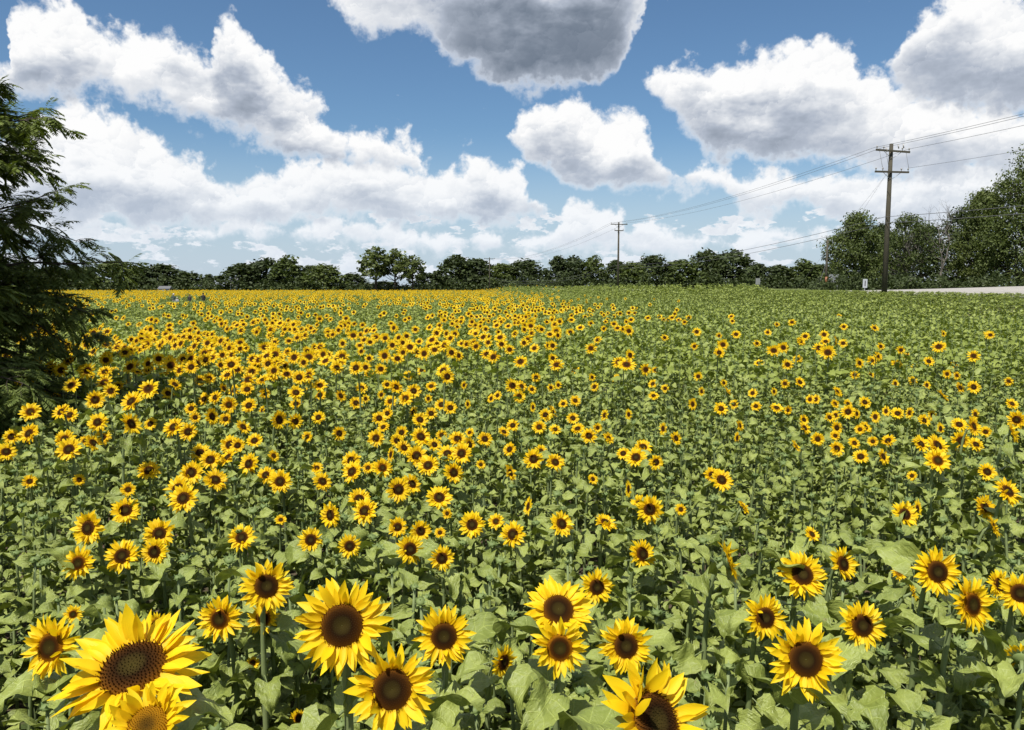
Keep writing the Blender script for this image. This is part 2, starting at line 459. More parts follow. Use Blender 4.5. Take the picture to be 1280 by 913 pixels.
# ------------------------------------------------------------------ mesh helpers
class MB:
    def __init__(self):
        self.v, self.f, self.m, self.uv, self.r, self.sm = [], [], [], [], [], []
    def add(self, verts, faces, mat=0, uvs=None, rad=None, smooth=True):
        o = len(self.v)
        self.v.extend([tuple(p) for p in verts])
        self.f.extend([tuple(i + o for i in q) for q in faces])
        self.m.extend([mat] * len(faces))
        self.sm.extend([smooth] * len(faces))
        self.uv.extend(uvs if uvs is not None else [(0.5, 0.5)] * len(verts))
        self.r.extend(rad if rad is not None else [0.0] * len(verts))
    def merge(self, other, mat4, remap=None):
        o = len(self.v)
        A = np.array(other.v) if other.v else np.zeros((0, 3))
        Mx = np.array(mat4)
        P = A @ Mx[:3, :3].T + Mx[:3, 3]
        self.v.extend(map(tuple, P.tolist()))
        self.f.extend([tuple(i + o for i in q) for q in other.f])
        self.m.extend([remap[i] if remap else i for i in other.m])
        self.sm.extend(other.sm)
        self.uv.extend(other.uv)
        self.r.extend(other.r)
    def grid(self, P, mat=0, uvs=None, rad=None):
        """P rows x cols of points"""
        n, c = len(P), len(P[0])
        verts = [p for row in P for p in row]
        faces = [(i * c + j, i * c + j + 1, (i + 1) * c + j + 1, (i + 1) * c + j) for i in range(n - 1) for j in range(c - 1)]
        self.add(verts, faces, mat, uvs, rad)
    def tube(self, pts, rads, seg=6, mat=0, cap=True):
        pts = [Vector(p) for p in pts]
        n = len(pts)
        verts, faces = [], []
        up = Vector((0.13, 0.97, 0.2))
        for i, p in enumerate(pts):
            t = (pts[min(i + 1, n - 1)] - pts[max(i - 1, 0)])
            t = t.normalized() if t.length > 1e-9 else Vector((0, 0, 1))
            a = t.cross(up)
            if a.length < 1e-3:
                a = t.cross(Vector((1, 0, 0)))
            a.normalize()
            b = t.cross(a)
            for j in range(seg):
                w = 2 * math.pi * j / seg
                verts.append(p + (a * math.cos(w) + b * math.sin(w)) * rads[i])
        for i in range(n - 1):
            for j in range(seg):
                j2 = (j + 1) % seg
                faces.append((i * seg + j, i * seg + j2, (i + 1) * seg + j2, (i + 1) * seg + j))
        if cap:
            faces.append(tuple(range(seg))[::-1])
            faces.append(tuple((n - 1) * seg + j for j in range(seg)))
        self.add(verts, faces, mat)
    def box(self, c, s, mat=0, rot=None):
        x, y, z = s[0] / 2, s[1] / 2, s[2] / 2
        vs_ = [Vector((a, b, d)) for a in (-x, x) for b in (-y, y) for d in (-z, z)]
        if rot is not None:
            vs_ = [rot @ q for q in vs_]
        vs_ = [q + Vector(c) for q in vs_]
        self.add(vs_, [(0, 1, 3, 2), (4, 6, 7, 5), (0, 4, 5, 1), (2, 3, 7, 6), (0, 2, 6, 4), (1, 5, 7, 3)], mat, smooth=False)
    def mesh(self, name, mats):
        me = bpy.data.meshes.new(name)
        me.from_pydata(self.v, [], self.f)
        for q in mats:
            me.materials.append(M[q] if isinstance(q, str) else q)
        me.polygons.foreach_set('material_index', self.m)
        me.polygons.foreach_set('use_smooth', self.sm)
        ul = me.uv_layers.new(name='UVMap')
        li = np.empty(len(me.loops), dtype=np.int32)
        me.loops.foreach_get('vertex_index', li)
        ul.data.foreach_set('uv', np.array(self.uv, dtype=np.float32)[li].ravel())
        if any(self.r):
            a = me.attributes.new('rad', 'FLOAT', 'POINT')
            a.data.foreach_set('value', np.array(self.r, dtype=np.float32))
        me.update()
        return me

def obj(name, mesh, parent=None, mw=None, **props):
    o = bpy.data.objects.new(name, mesh)
    COL.objects.link(o)
    if parent is not None:
        o.parent = parent
    if mw is not None:
        o.matrix_local = mw
    for a, b in props.items():
        if b is not None:
            o[a] = b
    return o

def empty(name, loc, label, category, group=None):
    o = obj(name, None, label=label, category=category, group=group)
    o.location = loc
    o.empty_display_size = 0.1
    return o

def lerp(a, b, t):
    return a + (b - a) * t

# ------------------------------------------------------------------ ground, bank and road
def pole_x(Y):
    return 36.6 - 0.152 * Y
ROAD_NEAR = ([40, 48, 63, 100, 400], [1.88, 1.88, 1.96, 1.90, 1.6])
ROAD_FAR = ([40, 61, 79, 100, 400], [2.58, 2.58, 2.16, 2.00, 1.7])
def terrain(x, y):
    x, y = np.asarray(x, float), np.asarray(y, float)
    s = x - pole_x(y)
    zn = np.interp(y, *ROAD_NEAR)
    zf = np.interp(y, *ROAD_FAR)
    t = np.clip((s + 15) / 18.0, 0, 1)
    z = zn * t * t * (3 - 2 * t)
    z = np.where(s > 3, zn + (zf - zn) * np.clip((s - 3) / 10, 0, 1), z)
    # the far side of the field rises a little towards the woods
    far = np.clip((y - 215) / 60, 0, 1)
    z = np.maximum(z, 1.3 * far * far * (3 - 2 * far))
    near = np.clip((y - 20) / 15, 0, 1)
    return z * near

def make_ground():
    xs = np.unique(np.concatenate([np.linspace(-2600, -120, 12), np.linspace(-120, 120, 121), np.linspace(120, 2600, 12)]))
    ys = np.unique(np.concatenate([np.linspace(-400, -10, 8), np.linspace(-10, 260, 109), np.linspace(260, 400, 15), np.linspace(400, 4500, 12)]))
    X, Y = np.meshgrid(xs, ys)
    Z = terrain(X, Y)
    mb = MB()
    mb.grid([[(X[i, j], Y[i, j], Z[i, j]) for j in range(len(xs))] for i in range(len(ys))])
    obj('ground', mb.mesh('ground', ['ground']), kind='structure')
    # gravel road on the bank beyond the poles
    mb = MB()
    P, U = [], []
    for Y_ in np.linspace(20, 330, 120):
        row = []
        for q in np.linspace(0, 1, 9):
            s = 3.0 + 10.0 * q
            xx = pole_x(Y_) + s
            row.append((xx, Y_, float(terrain(xx, Y_)) + 0.03 + 0.05 * math.sin(math.pi * q)))
            U.append((Y_ * 0.1, q))
        P.append(row)
    mb.grid(P, 0, U)
    obj('road', mb.mesh('road', ['road']), kind='structure')
make_ground()

# ------------------------------------------------------------------ sunflower pieces
def rot_xyz(x, y, z):
    return Euler((x, y, z)).to_matrix().to_4x4()

def leaf_mb(seed, rows=8, cols=7, droop=0.9, fold=0.25, wave=0.06, width=0.80, petiole=0.45):
    """heart-shaped leaf of length 1 growing along +X from the stem, petiole included"""
    r = random.Random(seed)
    mb = MB()
    lift = 0.35 + 0.25 * r.random()
    pts, rad = [], []
    for i in range(5):
        t = i / 4
        pts.append((petiole * t, 0.0, petiole * (lift * t - 0.25 * t * t)))
        rad.append(0.022 - 0.006 * t)
    mb.tube(pts, rad, 4, 1, cap=False)
    x0, z0 = pts[-1][0], pts[-1][2]
    ang0 = 0.15 + 0.25 * r.random()
    ph1, ph2 = r.uniform(0, 6.28), r.uniform(0, 6.28)
    tw = r.uniform(-0.35, 0.35)
    sk = r.uniform(-0.12, 0.12)
    P, U = [], []
    cx, cz, ang = x0, z0, ang0
    ds = 1.0 / (rows - 1)
    for i in range(rows):
        t = i / (rows - 1)
        # half width of a broad heart with a drawn-out tip
        w = width * 0.5 * (math.sin(math.pi * min(1.0, (t * 0.93 + 0.055)) ** 0.62)) ** 0.85 * (1 - 0.18 * t)
        w *= 1 + 0.06 * (1 if i % 2 else -1) * (0 < i < rows - 1) * r.uniform(0.4, 1.4)
        if i == rows - 1:
            w = 0.012
        row = []
        for j in range(cols):
            q = -1 + 2 * j / (cols - 1)
            lobes = -0.20 * abs(q) ** 1.5 * (1 - t) ** 2.2                     # heart lobes reach back past the stalk
            y = q * w
            along = lobes
            z = fold * abs(y) * (1 - 0.6 * t) + wave * math.sin(ph1 + 7.5 * t + 1.8 * q) * abs(q) + 0.5 * wave * math.sin(ph2 + 11 * t - 3.0 * q)
            z += tw * y * t * 0.7
            px = cx + along * math.cos(ang) - z * math.sin(ang)
            pz = cz + along * math.sin(ang) + z * math.cos(ang)
            row.append((px, y + sk * t * t, pz))
            U.append((q * 0.98, t + 0.25 * abs(q) * 0))
        P.append(row)
        cx += ds * math.cos(ang)
        cz += ds * math.sin(ang)
        ang -= droop * ds * (0.6 + 0.8 * t)
    mb.grid(P, 0, U)
    return mb

def petal_mb(seed, rows=6, cols=3, curl=0.3, width=0.33):
    r = random.Random(seed)
    mb = MB()
    P, U = [], []
    tw = r.uniform(-0.5, 0.5)
    side = r.uniform(-0.10, 0.10)
    ang, cx, cz = r.uniform(-0.05, 0.15), 0.0, 0.0
    ds = 1.0 / (rows - 1)
    for i in range(rows):
        t = i / (rows - 1)
        w = width * 0.5 * (0.42 + 0.58 * math.sin(math.pi * min(1, t * 0.9 + 0.12))) * (1 - 0.93 * t ** 6)
        row = []
        for j in range(cols):
            q = -1 + 2 * j / (cols - 1)
            z = 0.28 * w * (abs(q) ** 1.5) + tw * q * w * t + 0.018 * math.sin(9 * t + seed) * (1 if cols > 3 else 0.3) * t
            row.append((cx - z * math.sin(ang), q * w + side * t * t, cz + z * math.cos(ang)))
            U.append((q, t))
        P.append(row)
        cx += ds * math.cos(ang)
        cz += ds * math.sin(ang)
        ang -= curl * ds * (0.3 + 1.6 * t)
    mb.grid(P, 0, U)
    return mb

DISC_R = 0.435
def disc_mb(seed, florets=260, rings=6, seg=22):
    r = random.Random(seed)
    mb = MB()
    P, U, A = [], [], []
    def hz(q):
        return 0.085 * (1 - q ** 3) * 1.0 - 0.05 * math.exp(-(q / 0.35) ** 2)
    for i in range(rings + 1):
        q = 0.02 + 0.98 * i / rings
        row = []
        for j in range(seg + 1):
            w = 2 * math.pi * j / seg
            row.append((DISC_R * q * math.cos(w), DISC_R * q * math.sin(w), hz(q) + (0.0 if i < rings else -0.03)))
            U.append((q * math.cos(w), q * math.sin(w)))
            A.append(q)
        P.append(row)
    mb.grid(P, 0, U, A)
    for n in range(florets):
        q = math.sqrt((n + 0.5) / florets)
        w = n * 2.399963
        x, y, z = DISC_R * q * math.cos(w), DISC_R * q * math.sin(w), hz(q)
        h = (0.018 + 0.030 * q) * r.uniform(0.7, 1.4)
        s = 0.62 * DISC_R / math.sqrt(florets)
        vv_, a0 = [], r.uniform(0, 6)
        for c in range(3):
            vv_.append((x + s * math.cos(a0 + c * 2.094), y + s * math.sin(a0 + c * 2.094), z - 0.004))
        vv_.append((x * 1.02, y * 1.02, z + h))
        mb.add(vv_, [(0, 1, 3), (1, 2, 3), (2, 0, 3)], 0, [(q * math.cos(w), q * math.sin(w))] * 4, [q * 0.98] * 3 + [min(1, q * 1.04)], smooth=False)
    return mb

def receptacle_mb(seg=14):
    """green back of a flower head with its collar of bracts"""
    mb = MB()
    P = []
    for (q, z) in ((0.97, -0.02), (1.02, -0.07), (0.9, -0.15), (0.6, -0.22), (0.2, -0.27)):
        P.append([(DISC_R * q * math.cos(2 * math.pi * j / seg), DISC_R * q * math.sin(2 * math.pi * j / seg), z) for j in range(seg + 1)])
    mb.grid(P, 0)
    return mb

def bracts_mb(seed, n=16, reach=0.36):
    r = random.Random(seed)
    mb = MB()
    for i in range(n):
        w = 2 * math.pi * (i + r.uniform(-0.3, 0.3)) / n
        L_, wd, el = reach * r.uniform(0.75, 1.2), 0.085, r.uniform(-0.35, 0.25)
        a, b = Vector((math.cos(w), math.sin(w), 0)), Vector((-math.sin(w), math.cos(w), 0))
        o = a * DISC_R * 0.86 + Vector((0, 0, -0.12))
        tip = o + a * L_ * math.cos(el) + Vector((0, 0, L_ * math.sin(el) + 0.02))
        mid = o + a * L_ * 0.5 + Vector((0, 0, L_ * 0.4 * math.sin(el) - 0.01))
        mb.add([o - b * wd * 0.8, o + b * wd * 0.8, mid + b * wd, mid - b * wd, tip], [(0, 1, 2, 3), (3, 2, 4)], 0)
    return mb

def head_petals(seed, n, rows, cols, double=True, young=False):
    """list of (petal variant, matrix) for one head"""
    r = random.Random(seed)
    out = []
    layers = ((0, n), (1, int(n * 0.80)), (2, int(n * 0.42))) if double else ((0, n),)
    for lay, m in layers:
        for i in range(m):
            w = 2 * math.pi * (i + 0.5 * lay + r.uniform(-0.42, 0.42)) / m
            ln = r.uniform(0.44, 0.64) * (1.0, 0.90, 0.62)[lay]
            tilt = r.gauss(0.02, 0.20) + 0.20 * lay
            if r.random() < 0.07:
                tilt += r.uniform(0.5, 1.3)
            if young:
                tilt += 0.35
            base = DISC_R * (0.95 - 0.015 * lay)
            mtx = Matrix.Rotation(w, 4, 'Z') @ Matrix.Translation((base, 0, -0.045 + 0.028 * lay + r.uniform(-0.010, 0.010))) @ Matrix.Rotation(r.gauss(0, 0.19), 4, 'Z') @ Matrix.Rotation(-tilt, 4, 'Y') @ Matrix.Rotation(r.gauss(0, 0.25), 4, 'X') @ Matrix.Diagonal((ln, ln * r.uniform(0.85, 1.12), ln, 1))
            out.append((r.randrange(100), mtx))
    return out

PETALS_HI = [petal_mb(100 + i, 6, 5, random.Random(i).choice([-0.6, -0.2, 0.2, 0.5, 0.9, 1.3])) for i in range(16)]
PETALS_LO = [petal_mb(140 + i, 4, 3, random.Random(i + 40).choice([-0.2, 0.1, 0.4, 0.7]), 0.42) for i in range(8)]
PETALS_FAR = [petal_mb(170 + i, 3, 2, 0.3, 0.62) for i in range(4)]
ME_PETAL = [p.mesh('petal', ['petal']) for p in PETALS_HI]
ME_DISC = {s: [disc_mb(11 + i, 300).mesh('disc', [s]) for i in range(2)] for s in ('disc_dark', 'disc_open', 'disc_young')}
DISC_LO = disc_mb(31, 60, 3, 12)
ME_DISC_LO = {s: DISC_LO.mesh('disc', [s]) for s in ('disc_dark', 'disc_open', 'disc_young')}
ME_RECEPT = receptacle_mb().mesh('flower_head', ['bract'])
ME_BRACTS = [bracts_mb(5 + i).mesh('bracts', ['bract']) for i in range(3)]
def petal_ring_mb(seed, n, src, double=True, young=False):
    mb = MB()
    for (pv, mtx) in head_petals(seed, n, 0, 0, double, young):
        mb.merge(src[pv % len(src)], mtx)
    return mb
ME_RING = [petal_ring_mb(300 + i, 24, PETALS_LO).mesh('petals', ['petal']) for i in range(10)]
LEAVES_HI = [leaf_mb(500 + i, 13, 9, *random.Random(i).choice([(1.0, .35, .085), (1.8, .55, .095), (0.5, .65, .12), (2.5, .4, .085), (1.3, -.2, .10)])) for i in range(16)]
LEAVES_MID = [leaf_mb(540 + i, 6, 5, *random.Random(i + 9).choice([(1.2, .5, .11), (2.0, .75, .12), (0.6, .9, .13), (2.8, .5, .10), (1.6, -.35, .13), (3.4, .6, .1)])) for i in range(12)]
LEAVES_FAR = [leaf_mb(580 + i, 4, 3, random.Random(i + 3).uniform(0.6, 1.8), .25, .05, .9, .35) for i in range(5)]
ME_LEAF_HI = [q.mesh('leaf', ['leaf', 'stem']) for q in LEAVES_HI]
ME_LEAF_MID = [q.mesh('leaf', ['leaf', 'stem']) for q in LEAVES_MID]

def bud_mb(seed):
    """closed green bud wrapped in pointed bracts, unit radius about 1"""
    r = random.Random(seed)
    mb = MB()
    P = []
    for (q, z) in ((0.25, -0.5), (0.85, -0.35), (1.0, 0.0), (0.75, 0.35), (0.15, 0.5)):
        P.append([(q * math.cos(2 * math.pi * j / 9), q * math.sin(2 * math.pi * j / 9), z) for j in range(10)])
    mb.grid(P, 0)
    for i in range(14):
        w = 2.4 * i
        a, b = Vector((math.cos(w), math.sin(w), 0)), Vector((-math.sin(w), math.cos(w), 0))
        o = a * 0.85 + Vector((0, 0, -0.25 + 0.03 * i))
        up = r.uniform(0.2, 1.2)
        tip = o + a * r.uniform(0.3, 0.9) * math.cos(up) + Vector((0, 0, r.uniform(0.6, 1.1) * math.sin(up)))
        mb.add([o - b * 0.3, o + b * 0.3, tip], [(0, 1, 2)], 0)
    return mb
BUD = bud_mb(3)
ME_BUD = BUD.mesh('bud', ['bract'])

# ------------------------------------------------------------------ the sunflowers one can pick out
# (column, row, width across the petals in px, turn to the right in deg, tilt up in deg, head diameter in m or None, centre, label)
FRONT = [
    (98, 704, 39, 0, 8, None, 'o', 'sunflower nearest the left edge of a row of four, well behind the huge drooping bloom'),
    (152.6, 695, 44, 5, 22, None, 'd', 'wide dark-centred sunflower, second from left in the row behind the huge front bloom'),
    (193, 690, 34, 0, 5, None, 'd', 'round sunflower touching the right side of a wider one, behind the huge front bloom'),
    (91.5, 768, 22, 10, 15, None, 'o', 'tiny sunflower peeping over the bloom at the bottom left edge'),
    (63, 809, 80, -12, 10, .22, 'o', 'sunflower at far left half overlapped by the huge broad bloom'),
    (166, 834, 178, -2, 64, .34, 'd', 'huge broad sunflower with wide brown disc and ragged petals, bottom left'),
    (184, 908, 104, 0, 45, .17, 'y', 'young sunflower with yellow centre in front of the huge bottom left bloom'),
    (274.6, 774, 58, -5, 5, .20, 'o', 'medium sunflower just left of a bloom turned to the right, lower left'),
    (333, 733, 68, 32, 20, .23, 'd', 'sunflower turned to the right with big dark disc, above a small bloom'),
    (329, 773, 40, -5, 5, .14, 'o', 'small sunflower directly below the bloom that is turned right'),
    (316, 829, 17, 20, 20, .06, 'o', 'half-opened sunflower bud low in the leaves left of the tall front pair'),
    (196, 780, 27, 15, 10, None, 'o', 'small sunflower peeping out behind the top petals of the huge bloom'),
    (427.6, 782, 120, 8, 12, .25, 'd', 'tall large sunflower with tangled upper petals, upper of the front pair'),
    (490, 862, 112, 6, 14, .23, 'd', 'large round sunflower with dark ringed disc, lower of the front pair'),
    (555, 795.5, 75, 4, 10, .20, 'd', 'round sunflower to the right of the tall front pair'),
    (512.6, 686.6, 36, 25, 15, None, 'd', 'oval sunflower leaning right, left one of two above the front pair'),
    (552.4, 698, 31, 5, 5, None, 'd', 'small sunflower, right one of two above the front pair'),
    (437, 682.7, 29, 5, 12, None, 'd', 'small sunflower straight above the tall front bloom'),
    (388.5, 675, 31, 0, 12, None, 'd', 'small sunflower above and left of the tall front bloom'),
    (629.5, 828, 40, 48, -8, .13, 'd', 'small drooping sunflower hooded by a leaf, facing right, bottom middle'),
    (373, 898, 22, 10, 20, .08, 'o', 'small sunflower nearly hidden under big leaves at the bottom edge'),
    (698, 762, 88, 4, 48, .25, 'd', 'broad sunflower tilted to the sky behind a round one, bottom middle'),
    (699.7, 810, 68, 0, 8, .165, 'o', 'round sunflower with golden-ringed centre in front of the tilted broad one'),
    (746, 734, 42, 15, 8, None, 'd', 'sunflower just behind the right shoulder of the tilted broad bloom'),
    (782.5, 807.5, 70, 5, 12, .20, 'd', 'dark-centred sunflower right of the golden-ringed one, bottom middle'),
    (803, 693, 38, 30, 15, None, 'd', 'sunflower leaning right with a petal folded over its disc, right of middle'),
    (911, 701, 54, 82, 10, None, 'd', 'sunflower seen edge-on with petals fanned to the right'),
    (820, 902, 165, 42, 25, .25, 'd', 'close sunflower cut by the bottom edge, turned right with tall curling petals'),
    (1003, 718.5, 62, 0, 25, .21, 'd', 'sunflower with oval disc, left of a smaller right-leaning one, lower right'),
    (1053.6, 705, 41, 28, 15, None, 'd', 'smaller right-leaning sunflower beside the oval-disced one, lower right'),
    (956.6, 772.5, 54, 10, 8, .18, 'd', 'sunflower with a leaf across its lower right, left of the big round one'),
    (1007, 824.5, 97, -4, 12, .23, 'd', 'big round sunflower with long loose petals, lower right foreground'),
    (1078, 782, 62, 2, 10, .19, 'd', 'round sunflower up and to the right of the big loose-petalled one'),
    (1171.7, 715, 62, 4, 10, .20, 'd', 'round sunflower above left of a right-leaning one near the right edge'),
    (1215, 755.6, 68, 22, 5, .21, 'o', 'sunflower leaning right with shaggy lower petals near the right edge'),
    (1275, 741.5, 52, -15, 8, .19, 'd', 'sunflower half cut off by the right edge, beside the shaggy one'),
    (1250, 731, 36, 10, 10, None, 'd', 'sunflower wedged between the shaggy one and the one cut by the right edge'),
    (1124, 716, 20, -10, 20, None, 'y', 'tiny half-open sunflower left of the round one near the right edge'),
    (1142, 741.5, 20, 60, 10, None, 'o', 'tiny sunflower seen from the side below leaves near the right edge'),
    (1277, 822, 44, 150, 15, .14, 'd', 'sunflower seen from behind, green, at the right edge low down'),
]
# (column, row, width) read off the photograph, from the front to the middle of the field
SPOTS_A = [(7.5, 565, 26), (14.5, 546, 20), (36, 542, 28), (86, 562, 32), (81, 549, 26), (74, 566, 12), (117, 554, 26), (128, 547, 20), (106, 551, 14), (122, 528, 26), (164, 530, 31), (188, 530, 17),
    (217, 534, 28), (235, 540, 24), (265, 521, 24), (282, 524, 16), (304, 534, 22), (318, 551, 20), (244, 522, 14), (250, 566, 26), (263, 575, 27), (284, 572, 26), (287, 556, 24), (297, 557, 18), (239, 591, 32),
    (311, 580, 29), (269, 600, 30), (186, 588, 27), (222, 611, 34), (229, 623, 38), (37, 602, 17), (99, 600, 15), (160, 612, 18), (157, 638, 34), (110, 660, 44), (199, 667, 36), (302, 672, 33),
    (349, 525, 26), (369, 527, 20), (398, 522, 17), (384, 546, 14), (424, 542, 18), (342, 570, 16), (396, 585, 16), (403, 602, 25), (332, 594, 22), (350, 602, 29), (470, 548, 22), (474, 523, 18), (479, 534, 15),
    (502, 541, 17), (496, 551, 17), (505, 560, 20), (526, 546, 27), (525, 525, 20), (543, 556, 18), (552, 544, 14), (521, 570, 29), (535, 582, 27), (559, 567, 24), (572, 549, 24), (577, 567, 29), (587, 541, 13),
    (587, 556, 20), (606, 549, 19), (567, 591, 26), (440, 590, 28), (439, 576, 24), (460, 585, 15), (478, 585, 25), (498, 612, 33), (515, 605, 26), (549, 622, 34), (559, 642, 13), (456, 639, 35), (449, 624, 28),
    (413, 644, 32), (497, 659, 24), (526, 664, 26), (550, 666, 14), (590, 656, 32), (620, 652, 20), (641, 668, 32), (601, 581, 12), (630, 540, 15), (637, 562, 18), (638, 591, 22), (351, 650, 14), (488, 570, 9),
    (641, 532, 16), (674, 534, 18), (694, 537, 15), (716, 523, 16), (722, 536, 17), (736, 545, 20), (747, 535, 12), (761, 548, 17), (667, 574, 25), (676, 564, 16), (694, 578, 23), (741, 599, 14), (779, 567, 17),
    (795, 572, 26), (804, 559, 22), (820, 578, 19), (829, 537, 10), (845, 548, 18), (925, 532, 14), (902, 600, 31), (890, 594, 20), (930, 634, 21), (851, 637, 15), (812, 637, 34), (800, 630, 22), (757, 653, 28),
    (702, 655, 31), (662, 636, 11), (787, 614, 9), (924, 549, 8), (971, 510, 17), (985, 513, 12), (1044, 505, 13), (1060, 515, 18), (1060, 505, 12), (1073, 518, 10), (1037, 522, 13), (1047, 520, 11), (1081, 503, 15),
    (1096, 522, 11), (1110, 515, 9), (1122, 517, 16), (1141, 517, 10), (1155, 526, 17), (1167, 520, 11), (1006, 535, 17), (1005, 525, 14), (1082, 534, 17), (1075, 537, 13), (1046, 535, 16), (1044, 545, 13),
    (1022, 549, 17), (995, 558, 17), (1046, 561, 19), (1068, 554, 15), (1091, 552, 13), (1110, 551, 18), (1076, 571, 19), (1104, 571, 20), (1179, 537, 11), (1151, 555, 25), (1172, 557, 32), (1172, 576, 33),
    (1199, 531, 19), (1217, 533, 28), (1201, 551, 24), (1220, 556, 19), (1232, 540, 14), (1266, 541, 29), (1271, 525, 24), (1265, 505, 15), (1234, 590, 22), (1260, 614, 38), (1231, 634, 31), (1242, 658, 28),
    (1131, 643, 33), (1140, 595, 13), (1152, 640, 9), (1015, 668, 20), (1221, 519, 10)]
SPOTS_B = [(87, 519, 22), (119, 500, 25), (164, 502, 30), (186, 491, 19), (130, 486, 18), (147, 483, 15), (156, 441, 17), (210, 492, 16), (219, 481, 20), (239, 511, 16), (250, 476, 16), (262, 473, 17), (284, 469, 20),
    (289, 456, 22), (239, 459, 19), (257, 450, 17), (229, 449, 17), (255, 499, 17), (269, 497, 19), (286, 506, 22), (280, 486, 16), (293, 488, 16), (309, 487, 19), (311, 507, 21), (331, 492, 15), (328, 475, 20),
    (341, 469, 18), (370, 491, 21), (370, 505, 16), (374, 472, 20), (350, 466, 14), (320, 459, 17), (335, 455, 18), (306, 435, 13), (327, 514, 10), (171, 465, 17), (131, 465, 19), (144, 464, 14), (161, 476, 13),
    (185, 462, 16), (199, 452, 14), (197, 464, 14), (209, 464, 12), (86, 451, 18), (182, 451, 12), (290, 437, 14), (359, 440, 14), (356, 457, 13), (351, 449, 14), (366, 450, 13), (101, 477, 10), (115, 470, 11),
    (9, 498, 17), (50, 496, 18), (69, 498, 15), (38, 515, 26), (17, 512, 18), (76, 515, 24), (57, 512, 18), (400, 482, 19), (400, 494, 15), (386, 482, 11), (426, 495, 16), (421, 460, 18), (445, 460, 20),
    (445, 504, 17), (452, 485, 17), (457, 499, 11), (484, 517, 15), (488, 502, 18), (495, 484, 20), (507, 498, 21), (517, 489, 20), (539, 483, 15), (537, 499, 11), (559, 471, 20), (552, 506, 19), (563, 510, 17),
    (539, 517, 16), (517, 516, 11), (476, 494, 11), (484, 481, 13), (479, 467, 14), (510, 470, 14), (461, 466, 13), (527, 463, 14), (580, 482, 9), (585, 506, 8), (614, 499, 9), (622, 495, 10), (652, 483, 16),
    (649, 496, 17), (665, 487, 12), (670, 472, 12), (667, 510, 8), (682, 519, 17), (691, 514, 17), (704, 505, 12), (719, 501, 14), (689, 485, 11), (699, 482, 10), (744, 484, 11), (770, 473, 12), (757, 520, 10),
    (816, 480, 12), (831, 486, 11), (817, 495, 13), (739, 472, 12), (720, 463, 12), (866, 506, 10), (901, 511, 18), (911, 491, 18), (919, 506, 12), (905, 479, 11), (899, 441, 15), (942, 492, 11), (945, 508, 13),
    (950, 454, 12), (787, 519, 10), (820, 463, 12), (877, 490, 8), (874, 471, 10), (997, 449, 13), (1000, 478, 14), (981, 480, 12), (1044, 426, 14), (1001, 427, 14), (1032, 427, 13), (1054, 464, 13), (1047, 490, 15),
    (1179, 495, 20), (1217, 484, 18), (1200, 485, 15), (1161, 452, 14), (1145, 459, 12), (1141, 476, 12), (1089, 469, 12), (1069, 469, 12), (1122, 455, 12), (1090, 451, 14), (1134, 445, 11), (1239, 419, 11),
    (1261, 477, 12), (1194, 457, 9), (1186, 468, 9), (1197, 470, 9), (1160, 482, 8), (1120, 480, 8), (969, 490, 9), (1014, 500, 10), (1022, 500, 10)]

def solve_head(px, py, w, dia=None):
    """distance from the size of the bloom and the height a bloom stands at above the field"""
    r = ray(px, py)
    if dia is not None:
        dep = F_PX * dia / w
        return Vector((r.x * dep, r.y * dep, CAM_Z + r.z * dep)), dia
    target = 0.20
    dep = F_PX * target / w
    drop = min(1.52, max(0.95, -r.z * dep))
    dep = drop / -r.z
    return Vector((r.x * dep, r.y * dep, CAM_Z + r.z * dep)), w * dep / F_PX

SHORT = ['leftmost bloom of the back-left row', 'wide bloom of the back-left row', 'round bloom of the back-left row', 'tiny bloom at far left', 'overlapped bloom at far left', 'huge broad bloom', 'young yellow-centred bloom', 'medium bloom lower left',
    'right-turned dark bloom', 'small bloom under the right-turned one', 'half-open bud lower left', 'bloom peeping behind the huge one', 'tall tangled front bloom', 'large round front bloom', 'round bloom beside the front pair',
    'oval bloom above the pair', 'small right bloom above the pair', 'small bloom above the tall one', 'small bloom up left of the tall one', 'leaf-hooded drooping bloom', 'hidden small bloom at the bottom',
    'sky-tilted broad bloom', 'golden-ringed bloom', 'bloom behind the sky-tilted one', 'dark bloom beside the golden-ringed one', 'leaning bloom with folded petal', 'edge-on bloom', 'cut-off curling bloom at the bottom',
    'oval-disced bloom lower right', 'small leaning bloom lower right', 'leaf-crossed bloom lower right', 'big loose-petalled bloom', 'round bloom above the loose-petalled one', 'round bloom near the right edge', 'shaggy leaning bloom',
    'bloom cut by the right edge', 'wedged bloom at the right edge', 'tiny half-open bloom at right', 'tiny side-on bloom at right', 'green-backed bloom at the right edge']
STYLE = {'d': 'disc_dark', 'o': 'disc_open', 'y': 'disc_young'}

def head_matrix(pos, yaw, tilt, rad, spin):
    rad = rad * (1.14 if rad < 0.095 else 1.06)                            # most petals end short of the tips that were measured
    """+Z of the head looks to yaw (0 = to the camera, + = right of the picture) and up by tilt"""
    n = Vector((math.sin(R(yaw)) * math.cos(R(tilt)), -math.cos(R(yaw)) * math.cos(R(tilt)), math.sin(R(tilt))))
    q = n.to_track_quat('Z', 'Y').to_matrix().to_4x4()
    return Matrix.Translation(pos) @ q @ Matrix.Rotation(spin, 4, 'Z') @ Matrix.Diagonal((rad, rad, rad, 1)), n

